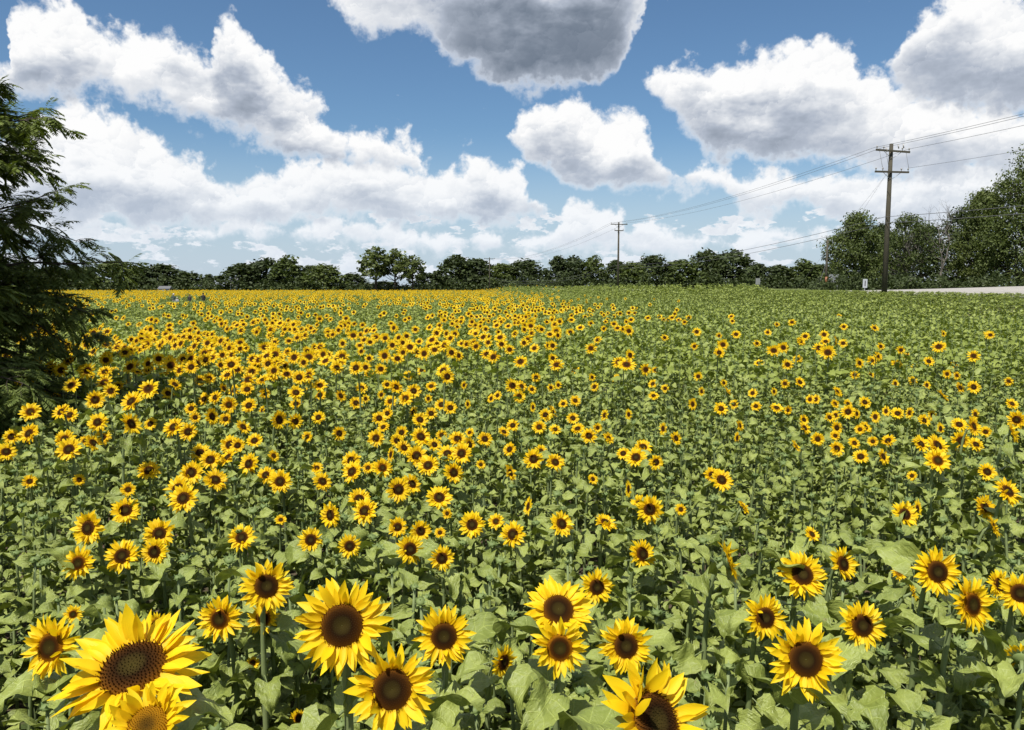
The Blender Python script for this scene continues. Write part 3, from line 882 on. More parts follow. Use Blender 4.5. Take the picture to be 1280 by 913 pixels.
def stem_mb(base, head, n, rad, r0, r1):
    back = head - n * 0.24 * rad
    h = back.z - base.z
    neck = min(0.16, 0.25 * h)
    p1 = base + Vector((0, 0, 0.55 * h))
    p2 = back - n * neck * 0.7 + Vector((0, 0, 0.02))
    pts = []
    for i in range(9):
        t = i / 8
        a = (1 - t) ** 3
        b = 3 * (1 - t) ** 2 * t
        c = 3 * (1 - t) * t * t
        d = t ** 3
        pts.append(base * a + p1 * b + p2 * c + back * d)
    mb = MB()
    mb.tube(pts, [lerp(r0, r1, (i / 8)) for i in range(9)], 6)
    return mb, pts

def leaf_layout(r, pts, n, length, lo=0.3, hi=0.9, avoid=None):
    """where the leaves sit on a stem: spiral, larger in the middle, turned down with age"""
    out = []
    w = r.uniform(0, 6.28)
    for i in range(n):
        t = lo + (hi - lo) * (i + r.uniform(-0.3, 0.3)) / max(1, n - 1)
        t = min(0.97, max(0.05, t))
        f = t * (len(pts) - 1)
        a = int(f)
        p = pts[a].lerp(pts[min(a + 1, len(pts) - 1)], f - a)
        w += 2.4 + r.uniform(-0.35, 0.35)
        s = length * (0.62 + 0.5 * math.sin(math.pi * min(1, 0.25 + 0.75 * (1 - t)))) * r.uniform(0.72, 1.10)
        tip = r.gauss(0.04, 0.38)
        mtx = Matrix.Translation(p) @ Matrix.Rotation(w, 4, 'Z') @ Matrix.Rotation(tip, 4, 'Y') @ Matrix.Rotation(r.gauss(0, 0.42), 4, 'X') @ Matrix.Diagonal((s, s, s, 1))
        out.append((r.randrange(1000), mtx))
    return out

HEADS = [(p.x, p.y, p.z, q * 0.5) for p, q in [solve_head(*f[:3], f[5]) for f in FRONT] + [solve_head(*s) for s in SPOTS_A + SPOTS_B]]   # every bloom placed one by one
HEADS_A = np.array(HEADS)
HPX, HPY, HDEP = project(HEADS_A[:, 0], HEADS_A[:, 1], HEADS_A[:, 2])
HRAD = HEADS_A[:, 3] * F_PX / HDEP
def covers(base, mtx):
    """would this leaf hang in front of the face of a bloom?"""
    for t, s in ((0.5, 0.0), (0.9, 0.25), (0.9, -0.25), (1.2, 0.0), (1.4, 0.0)):
        p = base + mtx @ Vector((t, s, 0.02 - 0.18 * max(0, t - 0.8)))
        a, b, dp = project(p.x, p.y, p.z)
        if np.any((np.hypot(HPX - a, HPY - b) < HRAD * 0.92) & (HDEP > dp - 0.01)):
            return True
    return False
def build_sunflower(idx, pos, dia, yaw, tilt, style, label, group, near):
    r = random.Random(9000 + idx)
    rad = dia / 2
    mw, n = head_matrix(pos, yaw, tilt, rad, r.uniform(0, 6.28))
    off = Vector((n.x, n.y, 0)) * -0.11
    bx, by = pos.x + off.x + r.uniform(-0.02, 0.02), pos.y + off.y + 0.02
    gz = float(terrain(bx, by))
    root = empty('sunflower', (bx, by, gz), label, 'sunflower', group)
    base = Vector((0, 0, -0.02))
    loc = pos - Vector((bx, by, gz))
    thick = 0.0065 + 0.028 * dia
    smb, pts = stem_mb(base, loc, n, rad, thick * 1.3, thick * 0.8)
    obj('stem', smb.mesh('stem', ['stem']), root)
    head = obj('flower_head', ME_RECEPT, root, Matrix.Translation(-Vector((bx, by, gz))) @ mw)
    obj('bracts', r.choice(ME_BRACTS), head)
    if near:
        obj('disc', r.choice(ME_DISC[style]), head)
        for (pv, mtx) in head_petals(70 + idx, 24 if dia < 0.2 else 28, 0, 0, True, style == 'disc_young'):
            obj('petal', ME_PETAL[pv % len(ME_PETAL)], head, mtx)
    else:
        obj('disc', ME_DISC_LO[style], head)
        obj('petals', r.choice(ME_RING), head)
    if near:
        for (lv, mtx) in leaf_layout(r, pts, 10, 0.115 + 0.22 * dia, 0.35, 0.90):
            if covers(root.location, mtx):
                continue
            obj('leaf', ME_LEAF_HI[lv % len(ME_LEAF_HI)], root, mtx)
    else:
        for (lv, mtx) in leaf_layout(r, pts, 9, 0.075 + 0.30 * dia, 0.40, 0.90):
            if covers(root.location, mtx):
                continue
            obj('leaf', ME_LEAF_MID[lv % len(ME_LEAF_MID)], root, mtx)

for i, (px, py, w, yaw, tilt, dia, st, label) in enumerate(FRONT):
    pos, d_ = solve_head(px, py, w, dia)
    build_sunflower(i, pos, d_, yaw, tilt + (9 if tilt < 26 else 0), STYLE[st], label, 'large sunflowers in the foreground', True)

# the rest of the 300 blooms that show largest; the remainder goes into the field beyond
rest = sorted(SPOTS_A + SPOTS_B, key=lambda s: -s[2])
N_MID = 300 - len(FRONT)
mids, leftover = rest[:N_MID], rest[N_MID:]
ROWS = [(500, 'far-middle band'), (545, 'middle band'), (590, 'near-middle band'), (640, 'loose nearer band'), (700, 'band behind the big blooms')]
COLS_ = [(200, 'left side'), (400, 'left of centre'), (640, 'centre'), (900, 'right of centre'), (1300, 'right side')]
ORD = ['first', 'second', 'third', 'fourth', 'fifth', 'sixth', 'seventh', 'eighth', 'ninth', 'tenth', 'eleventh', 'twelfth', 'thirteenth', 'fourteenth', 'fifteenth', 'sixteenth', 'seventeenth', 'eighteenth', 'nineteenth', 'twentieth', 'twenty-first', 'twenty-second', 'twenty-third', 'twenty-fourth', 'twenty-fifth', 'twenty-sixth']
zones = {}
for s in mids:
    ri = next((i for i, q in enumerate(ROWS) if s[1] < q[0]), len(ROWS) - 1)
    ci = next(i for i, q in enumerate(COLS_) if s[0] < q[0])
    zones.setdefault((ri, ci), []).append(s)
mid_i = 0
for (ri, ci), lst in sorted(zones.items()):
    lst.sort()
    for q, (px, py, w) in enumerate(lst):
        if ri == 0:
            label = 'small sunflower among many in the %s of the field, %s' % (ROWS[0][1], COLS_[ci][1])
        else:
            size = 'big' if w >= 30 else 'medium' if w >= 20 else 'small'
            label = '%s sunflower, %s from left in the %s, %s' % (size, ORD[q] if q < len(ORD) else 'last', ROWS[ri][1], COLS_[ci][1])
        r = random.Random(int(px * 7 + py * 1313))
        pos, d_ = solve_head(px, py, w)
        st = 'disc_open' if (d_ < 0.12 or r.random() < 0.10) else 'disc_dark'
        yaw = r.gauss(6, 21) if r.random() < 0.90 else r.choice([-60, 55, 65, 75])
        build_sunflower(200 + mid_i, pos, d_, yaw, r.gauss(32, 10), st, label, 'sunflowers of the field, %s, %s' % (ROWS[ri][1], COLS_[ci][1]), False)
        mid_i += 1

# ------------------------------------------------------------------ leafy plants between the blooms
def sight_cap(x, y):
    """highest a plant at (x, y) may reach without covering a bloom behind it"""
    cap = np.full(len(x), 9.0)
    dep = np.hypot(x, y)
    for (hx, hy, hz_, rad) in HEADS_A:
        hd = math.hypot(hx, hy)
        t = dep / hd                                         # fraction of the way to the bloom
        lx, ly = hx * t, hy * t
        side = np.hypot(x - lx, y - ly)
        ok = (t < 0.99) & (t > 0.2) & (side < 0.20 + rad * t)
        los = CAM_Z + (hz_ - rad * 0.95 - CAM_Z) * t - 0.05
        cap = np.where(ok, np.minimum(cap, los), cap)
    return cap

def canopy(x, y):
    """height of the leafy plants"""
    d = np.hypot(x, y)
    h = np.interp(d, [1.0, 2.2, 3.0, 4.5, 6.5, 10, 16, 30, 80], [1.32, 1.25, 1.10, 1.02, 1.08, 1.14, 1.20, 1.27, 1.30])
    px = 640 + 967 * x / np.maximum(y, 0.3)
    h = h + np.interp(d, [12, 30], [0, 0.16]) * np.interp(px, [620, 780], [0, 1])
    return h

def plant_mb(seed, leaves, n, length, scale_h=1.0, bud=True, far=False, lo=0.25, hi=0.97, flower=None, top_leaves=True):
    """one joined leafy plant of height 1 m (leaf sizes in m), for the uncountable rest of the field"""
    r = random.Random(seed)
    mb = MB()
    lean = Vector((r.uniform(-0.06, 0.06), r.uniform(-0.06, 0.06), 0))
    pts = [Vector((0, 0, i / 5)) + lean * (i / 5) ** 2 for i in range(6)]
    mb.tube(pts, [0.010 - 0.0006 * i for i in range(6)], 3 if far else 5, 1, cap=False)
    for (lv, mtx) in leaf_layout(r, pts, n, length, lo, hi):
        mb.merge(leaves[lv % len(leaves)], mtx, {0: 0, 1: 1})
    if bud and flower is None:
        s = 0.02 + 0.012 * r.random()
        mb.merge(BUD if not far else BUD_FAR, Matrix.Translation(pts[-1] + Vector((0, 0, s * 0.4))) @ Matrix.Rotation(r.uniform(-0.5, 0.5), 4, 'X') @ Matrix.Diagonal((s, s, s, 1)), {0: 2})
    if flower is not None:
        rad, yaw, tilt, ring, dsc = flower
        hp = Vector((0.0, -0.07, 1.06))
        mw, n_ = head_matrix(hp, yaw, tilt, rad, r.uniform(0, 6))
        mw = Matrix.Translation(hp) @ Matrix.Diagonal((1, 1, 1 / 1.42, 1)) @ Matrix.Translation(-hp) @ mw      # a plant is stretched to its height when it is set out
        mb.tube([pts[-1], Vector((0, -0.01, 1.04)), hp - n_ * rad * 0.22], [0.008, 0.007, 0.007], 3, 1, cap=False)
        mb.merge(ring, mw, {0: 3})
        mb.merge(dsc, mw, {0: 4})
        mb.merge(RECEPT_FAR, mw, {0: 2})
    return mb

BUD_FAR = MB()
BUD_FAR.add([(1, 0, 0), (-.5, .86, 0), (-.5, -.86, 0), (0, 0, .8), (0, 0, -.6)], [(0, 1, 3), (1, 2, 3), (2, 0, 3), (1, 0, 4), (2, 1, 4), (0, 2, 4)])
RECEPT_FAR = receptacle_mb(6)
FMATS = ['leaf_far', 'stem', 'bract', 'petal', 'disc_dark']
DISC_FAR = MB()
DISC_FAR.add([(DISC_R * math.cos(2 * math.pi * j / 8), DISC_R * math.sin(2 * math.pi * j / 8), 0.02) for j in range(8)] + [(0, 0, 0.08)],
             [(j, (j + 1) % 8, 8) for j in range(8)], 0, [(math.cos(2 * math.pi * j / 8), math.sin(2 * math.pi * j / 8)) for j in range(8)] + [(0, 0)], [0.97] * 8 + [0.2])

def source_collection(name, mbs, mats):
    col = bpy.data.collections.new(name)
    for i, mb in enumerate(mbs):
        o = bpy.data.objects.new('%s_%03d' % (name, i), mb.mesh(name, mats))
        col.objects.link(o)
    return col

def scatter(name, col, P, vi, rotz, scl, label, category):
    """one stuff object: plants of a collection set on points"""
    me = bpy.data.meshes.new(name)
    me.from_pydata([tuple(p) for p in P.tolist()], [], [])
    a = me.attributes.new('vi', 'INT', 'POINT')
    a.data.foreach_set('value', np.asarray(vi, dtype=np.int32))
    a = me.attributes.new('rot', 'FLOAT_VECTOR', 'POINT')
    rr = np.zeros((len(P), 3), dtype=np.float32)
    rr[:, 2] = rotz
    a.data.foreach_set('vector', rr.ravel())
    a = me.attributes.new('scl', 'FLOAT_VECTOR', 'POINT')
    a.data.foreach_set('vector', np.asarray(scl, dtype=np.float32).ravel())
    ng = bpy.data.node_groups.new(name, 'GeometryNodeTree')
    ng.interface.new_socket('Geometry', in_out='INPUT', socket_type='NodeSocketGeometry')
    ng.interface.new_socket('Geometry', in_out='OUTPUT', socket_type='NodeSocketGeometry')
    gi, go = ng.nodes.new('NodeGroupInput'), ng.nodes.new('NodeGroupOutput')
    ci = ng.nodes.new('GeometryNodeCollectionInfo')
    ci.inputs['Collection'].default_value = col
    ci.inputs['Separate Children'].default_value = True
    ci.inputs['Reset Children'].default_value = True
    ip = ng.nodes.new('GeometryNodeInstanceOnPoints')
    ip.inputs['Pick Instance'].default_value = True
    def named(nm, typ):
        nd = ng.nodes.new('GeometryNodeInputNamedAttribute')
        nd.data_type = typ
        nd.inputs['Name'].default_value = nm
        return nd.outputs['Attribute']
    ng.links.new(gi.outputs[0], ip.inputs['Points'])
    ng.links.new(ci.outputs[0], ip.inputs['Instance'])
    ng.links.new(named('vi', 'INT'), ip.inputs['Instance Index'])
    ng.links.new(named('rot', 'FLOAT_VECTOR'), ip.inputs['Rotation'])
    ng.links.new(named('scl', 'FLOAT_VECTOR'), ip.inputs['Scale'])
    ng.links.new(ip.outputs[0], go.inputs[0])
    o = obj(name, me, kind='stuff', label=label, category=category)
    md = o.modifiers.new('plants', 'NODES')
    md.node_group = ng
    return o

def jitter_field(dmin, dmax, step, half=0.80, xpad=0.6):
    """jittered grid of ground points inside the wedge that the field shows"""
    ys = np.arange(dmin, dmax, step)
    pts = []
    for y in ys:
        wd = y * half + xpad
        xs = np.arange(-wd, wd, step)
        pts.append(np.stack([xs, np.full(len(xs), y)], 1))
    P = np.concatenate(pts)
    P = P + rng.uniform(-0.46, 0.46, P.shape) * step
    s = P[:, 0] - pole_x(P[:, 1])
    return P[(s < np.interp(P[:, 1], [48, 58, 72], [-9.0, -7.5, -3.0])) & (P[:, 1] < 224)]

# nearest leafy plants: each one a thing of its own
near = jitter_field(1.25, 4.6, 0.30, 0.80, 0.5)
d_near = np.hypot(near[:, 0], near[:, 1])
near = near[d_near > 1.15]
h_near = canopy(near[:, 0], near[:, 1]) * rng.uniform(0.84, 1.06, len(near))
cap_near = sight_cap(near[:, 0], near[:, 1])
h_near = np.minimum(h_near, cap_near)
gap = np.array([np.min(np.hypot(HEADS_A[:, 0] - x, HEADS_A[:, 1] - y)) for x, y in near])
ppx, ppy, _ = project(near[:, 0], near[:, 1], h_near)
keep = (h_near > 0.35) & (gap > 0.10) & (ppx > -20) & (ppx < 1300) & (ppy < 960)
side_near, side_h = near[~keep & (h_near > 0.35) & (gap > 0.10)], None
near, h_near = near[keep], h_near[keep]
order = np.argsort(np.hypot(near[:, 0], near[:, 1]))
near, h_near = near[order], h_near[order]
N_IND = min(190, len(near))
bud_roots = {}
for i in range(N_IND):
    x, y = near[i]
    h = h_near[i]
    r = random.Random(40000 + i)
    px, py, _ = project(x, y, h)
    fi = int(np.argmin(np.hypot(HPX[:len(FRONT)] - px, (HPY[:len(FRONT)] - py) * 1.2)))
    dx, dy = px - HPX[fi], py - HPY[fi]
    side = ('left of' if dx < 0 else 'right of') if abs(dx) > abs(dy) * 1.3 else ('below' if dy > 0 else 'above')
    dist = 'close' if math.hypot(dx, dy) < 70 else 'well'
    where = 'close to the bottom edge' if py > 800 else 'behind the big front blooms'
    root = empty('sunflower_plant', (x, y, 0), 'budding green plant %s %s the %s' % (dist, side, SHORT[fi]), 'plant', 'budding sunflower plants %s' % where)
    bud_roots.setdefault(root['label'], []).append((px, root))
    lean = Vector((r.uniform(-0.05, 0.05), r.uniform(-0.05, 0.05), 0))
    pts = [Vector((0, 0, -0.02 + (h + 0.02) * q / 5)) + lean * (q / 5) ** 2 for q in range(6)]
    mb = MB()
    mb.tube(pts, [0.011 - 0.0008 * q for q in range(6)], 6)
    obj('stem', mb.mesh('stem', ['stem']), root)
    d = math.hypot(x, y)
    hi_ = d < 2.7
    src = ME_LEAF_HI if hi_ else ME_LEAF_MID
    for (lv, mtx) in leaf_layout(r, pts, 12 if hi_ else 15, float(np.interp(d, [1.3, 2.5, 4.5], [0.150, 0.132, 0.105])), 0.3, 0.98):
        if covers(root.location, mtx):
            continue
        obj('leaf', src[lv % len(src)], root, mtx)
    s = r.uniform(0.016, 0.030)
    obj('bud', ME_BUD, root, Matrix.Translation(pts[-1] + Vector((0, 0, s * 0.4))) @ Matrix.Rotation(r.uniform(-0.6, 0.6), 4, 'X') @ Matrix.Diagonal((s, s, s, 1)))

for lab, lst in bud_roots.items():
    if len(lst) > 1:
        for q, (_, root) in enumerate(sorted(lst, key=lambda e: e[0])):
            root['label'] = '%s %s' % (ORD[q], lab)

# the uncountable rest
PL_MID = [plant_mb(60 + i, LEAVES_MID, 19, 0.095, lo=0.30) for i in range(9)]
col_mid = source_collection('leafy_plant', PL_MID, ['leaf', 'stem', 'bract'])
rest_near = np.concatenate([near[N_IND:], side_near])
mid = jitter_field(4.6, 13.0, 0.285, 0.80, 0.8)
mid = np.concatenate([rest_near, mid])
under = jitter_field(1.2, 4.8, 0.27, 0.82, 0.5)
under = under[np.hypot(under[:, 0], under[:, 1]) > 1.15]
h_mid = canopy(mid[:, 0], mid[:, 1]) * rng.uniform(0.84, 1.07, len(mid))
mid = np.concatenate([mid, under])
h_mid = np.concatenate([h_mid, rng.uniform(0.50, 0.85, len(under))])      # lower plants that close the gaps close by
h_mid = np.minimum(h_mid, sight_cap(mid[:, 0], mid[:, 1]))
ok = h_mid > 0.4
mid, h_mid = mid[ok], h_mid[ok]
xyw = rng.uniform(0.9, 1.15, len(mid))
scatter('leafy_plants', col_mid, np.column_stack([mid, np.zeros(len(mid))]), rng.integers(0, len(PL_MID), len(mid)), rng.uniform(0, 6.28, len(mid)),
        np.column_stack([xyw, xyw, h_mid]), 'grey-green leafy sunflower plants in bud filling the middle of the field', 'plants')

# flowering and budding plants beyond, as dense as the photograph shows them
COVX = np.array([0, 100, 200, 300, 420, 520, 600, 660, 720, 800, 880, 960, 1050, 1150, 1280])
COVY = np.array([362, 367, 372, 378, 388, 400, 420, 440, 460, 478, 490])
COV = np.array([
    [.76, .76, .76, .80, .78, .78, .72, .10, 0, 0, 0, 0, 0, 0, 0],
    [.70, .70, .70, .74, .70, .72, .68, .20, 0, 0, 0, 0, 0, 0, 0],
    [.62, .62, .56, .56, .58, .58, .62, .45, .06, .0, 0, 0, 0, 0, 0],
    [.42, .42, .36, .42, .30, .38, .58, .55, .10, .02, 0, 0, 0, 0, 0],
    [.14, .14, .13, .28, .24, .14, .48, .55, .35, .16, .02, 0, 0, 0, 0],
    [.12, .10, .30, .48, .46, .22, .44, .50, .42, .30, .12, .05, .03, .01, 0],
    [.25, .30, .52, .58, .55, .36, .34, .36, .34, .20, .14, .14, .16, .10, .05],
    [.30, .40, .48, .52, .46, .40, .32, .30, .22, .12, .08, .12, .18, .16, .10],
    [.32, .36, .30, .26, .26, .22, .16, .14, .10, .07, .05, .07, .06, .07, .05],
    [.16, .16, .12, .10, .10, .08, .04, .03, .03, .02, .02, .02, .02, .02, .02],
    [0, 0, 0, 0, 0, 0, 0, 0, 0, 0, 0, 0, 0, 0, 0]])
def coverage(px, py):
    px = np.clip(px, 0, 1279.9)
    py = np.clip(py, 362, 490)
    xi = np.clip(np.searchsorted(COVX, px, side='right') - 1, 0, len(COVX) - 2)
    yi = np.clip(np.searchsorted(COVY, py, side='right') - 1, 0, len(COVY) - 2)
    fx = (px - COVX[xi]) / (COVX[xi + 1] - COVX[xi])
    fy = (py - COVY[yi]) / (COVY[yi + 1] - COVY[yi])
    return (COV[yi, xi] * (1 - fx) + COV[yi, xi + 1] * fx) * (1 - fy) + (COV[yi + 1, xi] * (1 - fx) + COV[yi + 1, xi + 1] * fx) * fy

HEAD_Z = 1.50
RING_LO = [petal_ring_mb(820 + i, 16, PETALS_LO, True) for i in range(4)]
RING_FAR = [petal_ring_mb(840 + i, 15, PETALS_FAR, False) for i in range(3)]
fl_mid = [plant_mb(700 + i, LEAVES_FAR, 8, 0.13, far=True, lo=0.4, hi=0.9, flower=(random.Random(i).uniform(0.095, 0.128), random.Random(i + 5).gauss(6, 18), random.Random(i + 8).gauss(27, 9), RING_LO[i % 4], DISC_FAR)) for i in range(8)]
fl_far = [plant_mb(720 + i, LEAVES_FAR, 6, 0.14, far=True, lo=0.5, hi=0.9, flower=(random.Random(i).uniform(0.112, 0.14), random.Random(i + 5).gauss(4, 18), random.Random(i + 8).gauss(25, 9), RING_FAR[i % 3], DISC_FAR)) for i in range(6)]
lf_far = [plant_mb(740 + i, LEAVES_FAR, 16, 0.108, far=True, lo=0.45, hi=0.99) for i in range(6)]
col_fl = source_collection('flowering_plant', fl_mid + fl_far, FMATS)
col_lf = source_collection('green_plant', lf_far, FMATS)

def flower_points(dmin, dmax, step, per_plant=1.0):
    P = jitter_field(dmin, dmax, step, 0.78, 1.0)
    tz_ = terrain(P[:, 0], P[:, 1])
    px, py, dep = project(P[:, 0], P[:, 1], tz_ + HEAD_Z)
    s = F_PX * 0.205 / dep
    area = math.pi / 4 * s * s * 0.80
    dens = -np.log(1 - np.minimum(0.93, coverage(px, py) * np.interp(py, [375, 395, 450, 470], [1.0, 1.15, 1.5, 1.2]))) / area                  # blooms per px2
    # px2 of the picture that one grid cell takes
    cell = (step * F_PX / dep) * (step * F_PX / dep) * ((CAM_Z - HEAD_Z) / dep)
    prob = np.clip(dens * cell, 0, 1)
    n1 = np.sin(P[:, 0] * 0.9 + 1.3 * np.sin(P[:, 1] * 0.35)) * np.sin(P[:, 1] * 0.55 + 2.0)
    prob = np.clip(prob * np.maximum(0.05, 1 + 0.85 * n1), 0, 1)
    sel = rng.random(len(P)) < prob
    return P, tz_, sel, px

PEOPLE_SPOTS = [(217, 92.0), (221.5, 90.0), (237, 93.0), (254, 95.0)]
def people_cap(P, z):
    """plants in front of the walkers stay below their chests"""
    cap = np.full(len(P), 9.0)
    for px, Y in PEOPLE_SPOTS:
        x = (px - 640) / F_PX * Y
        t = P[:, 1] / Y
        ok = (t < 1.004) & (t > 0.5) & (np.abs(P[:, 0] - x * t) < 0.55)
        cap = np.where(ok, np.minimum(cap, CAM_Z + (0.80 - CAM_Z) * t - z), cap)
    return cap

def dither_join(lists):
    return [np.concatenate(q) for q in zip(*lists)]

fp, lp = [], []
for (a, b, st, far) in ((6.9, 30.0, 0.34, False), (30.0, 75.0, 0.50, True), (75.0, 140.0, 0.85, True), (140.0, 224.0, 1.3, True)):
    P, tz_, sel, px = flower_points(a, b, st)
    n = len(P)
    grow = 1.0 if not far else float(np.interp(st, [0.5, 1.3], [1.0, 2.4]))
    Q = P[sel]
    m = len(Q)
    vi = rng.integers(0, 8, m) if not far else rng.integers(8, 14, m)
    hgt = np.minimum(rng.uniform(0.90, 1.05, m) * HEAD_Z / 1.06, people_cap(Q, tz_[sel]) / 1.16)
    sx = rng.uniform(0.85, 1.2, m) * 1.0
    fp.append((np.column_stack([Q, tz_[sel]]), vi, rng.normal(0.0, 0.22, m), np.column_stack([sx, sx, hgt])))
    if a < 12.9:
        nonf = ~sel & (P[:, 1] > 12.9)
    else:
        nonf = ~sel
    Q = P[nonf]
    m = len(Q)
    h = np.minimum(canopy(Q[:, 0], Q[:, 1]) * rng.uniform(0.90, 1.06, m), people_cap(Q, tz_[nonf]))
    w_ = rng.uniform(0.95, 1.25, m) * grow
    lp.append((np.column_stack([Q, tz_[nonf]]), rng.integers(0, 6, m), rng.uniform(0, 6.28, m), np.column_stack([w_, w_, h])))
# blooms read off the photograph that are not among the 300
for (px, py, w) in leftover:
    pos, d_ = solve_head(px, py, w)
    s = d_ / 0.205
    fp.append((np.array([[pos.x, pos.y + 0.07, 0.0]]), np.array([int(px) % 8]), np.array([rng.normal(0, 0.2)]), np.array([[s, s, (pos.z) / 1.06]])))
PF, VF, RF, SF = dither_join(fp)
# blooms are flattened by the height scale of a plant: keep their height equal to their width
SF[:, 2] = SF[:, 2]
scatter('sunflowers', col_fl, PF, VF, RF, SF, 'countless small yellow sunflowers stretching to the far edge of the field', 'sunflowers')
# lower weeds on the verge up to the road
vy = rng.uniform(40, 110, 5200)
vs0 = np.interp(vy, [48, 58, 72], [-9.0, -7.5, -3.0])
vx = pole_x(vy) + rng.uniform(vs0 - 0.5, 2.6)
vz = terrain(vx, vy)
vh = np.clip(np.interp(vx - pole_x(vy), [-9, 2.5], [0.85, 0.30]), 0.2, 2) * rng.uniform(0.7, 1.1, len(vx))
lp.append((np.column_stack([vx, vy, vz]), rng.integers(0, 6, len(vx)), rng.uniform(0, 6.28, len(vx)), np.column_stack([np.full(len(vx), 1.1)] * 2 + [vh])))
PL_, VL, RL, SL = dither_join(lp)
scatter('green_plants', col_lf, PL_, VL, RL, SL, 'green sunflower plants not yet in bloom across the far field', 'plants')

# ------------------------------------------------------------------ trees
def tree_meshes(seed, H, W, clumps, per, leaf, mat, gap=0.0, trunk_h=0.25, bark='bark', squash=0.8, lobes=None, limb_r=None):
    """trunk mesh and crown mesh of a broadleaf tree: leaf-sized faces in uneven clumps on real limbs"""
    r = np.random.default_rng(seed)
    q = random.Random(seed)
    tm = MB()
    R0 = limb_r or H * 0.022
    lean = Vector((q.uniform(-.04, .04) * H, q.uniform(-.04, .04) * H, 0))
    trunk = [Vector((0, 0, -0.3)) + (Vector((0, 0, 0.3 + H * 0.62 * i / 6)) + lean * (i / 6) ** 1.5) for i in range(7)]
    tm.tube(trunk, [R0 * (1.25 - 0.15 * i) for i in range(7)], 7)
    centres = []
    z0 = H * trunk_h
    for i in range(clumps):
        t = (i + q.random()) / clumps
        z = z0 + (H * 0.97 - z0) * t
        prof = math.sin(math.pi * min(1, 0.16 + 0.84 * t) ** 0.8) ** 0.6            # width of the crown at this height
        a = i * 2.399963 + q.uniform(-0.5, 0.5)
        rr = W * 0.5 * prof * math.sqrt(q.uniform(0.10, 1.0)) * 0.92
        c = Vector((rr * math.cos(a), rr * math.sin(a), z + q.uniform(-.05, .05) * H)) + lean * t
        centres.append((c, W * 0.155 * q.uniform(0.55, 1.45)))
    cm = MB()
    V, Fc = [], []
    for (c, cr) in centres:
        if q.random() < 0.75:
            f = min(6, max(1, int(6 * min(0.95, (c.z * 0.72) / (H * 0.62)))))
            s = trunk[f]
            mid = s.lerp(c, 0.5) + Vector((0, 0, -0.03 * H))
            tm.tube([s, mid, c], [R0 * 0.42, R0 * 0.25, R0 * 0.08], 5, cap=False)
        n = int(per * q.uniform(0.7, 1.25))
        d = r.normal(size=(n, 3))
        d /= np.linalg.norm(d, axis=1)[:, None]
        rad = cr * (r.uniform(0.15, 1.0, n) ** 0.5) * np.clip(1 + 0.2 * r.normal(size=n), 0.6, 1.12)
        P = np.array(c) + d * rad[:, None] * np.array([1, 1, squash])
        nr = d * 0.6 + r.normal(size=(n, 3)) * 0.7 + np.array([0, 0, 0.5])
        nr /= np.linalg.norm(nr, axis=1)[:, None]
        t1 = np.cross(nr, r.normal(size=(n, 3)))
        t1 /= np.linalg.norm(t1, axis=1)[:, None]
        t2 = np.cross(nr, t1)
        sz = leaf * r.uniform(0.55, 1.35, n)
        a, b = t1 * sz[:, None], t2 * (sz * 0.62)[:, None]
        quad = np.stack([P - a, P - b * 0.9 + a * 0.1, P + a, P + b * 0.9 + a * 0.1], 1)
        V.append(quad.reshape(-1, 3))
    V = np.concatenate(V)
    cm.v = list(map(tuple, V.tolist()))
    nq = len(V) // 4
    cm.f = [(4 * i, 4 * i + 1, 4 * i + 2, 4 * i + 3) for i in range(nq)]
    cm.m, cm.sm, cm.uv, cm.r = [0] * nq, [False] * nq, [(0.5, 0.5)] * (4 * nq), [0.0] * (4 * nq)
    return tm.mesh('trunk', [bark]), cm.mesh('crown', [mat])

def place_tree(name, meshes, loc, scale, rz, label, group, cat='tree'):
    root = empty(name, loc, label, cat, group)
    root.rotation_euler = (0, 0, rz)
    root.scale = scale
    obj('trunk', meshes[0], root)
    obj('crown', meshes[1], root)
    return root

FAR_T = {}
for i in range(5):
    FAR_T['a%d' % i] = tree_meshes(1000 + i, 10, 9.5, 52, 60, 0.42, 'tree_a', trunk_h=0.10)
for i in range(3):
    FAR_T['b%d' % i] = tree_meshes(1020 + i, 10, 9, 46, 60, 0.42, 'tree_b', trunk_h=0.10)
for i in range(2):
    FAR_T['c%d' % i] = tree_meshes(1040 + i, 10, 6.2, 30, 46, 0.36, 'tree_c', trunk_h=0.45)
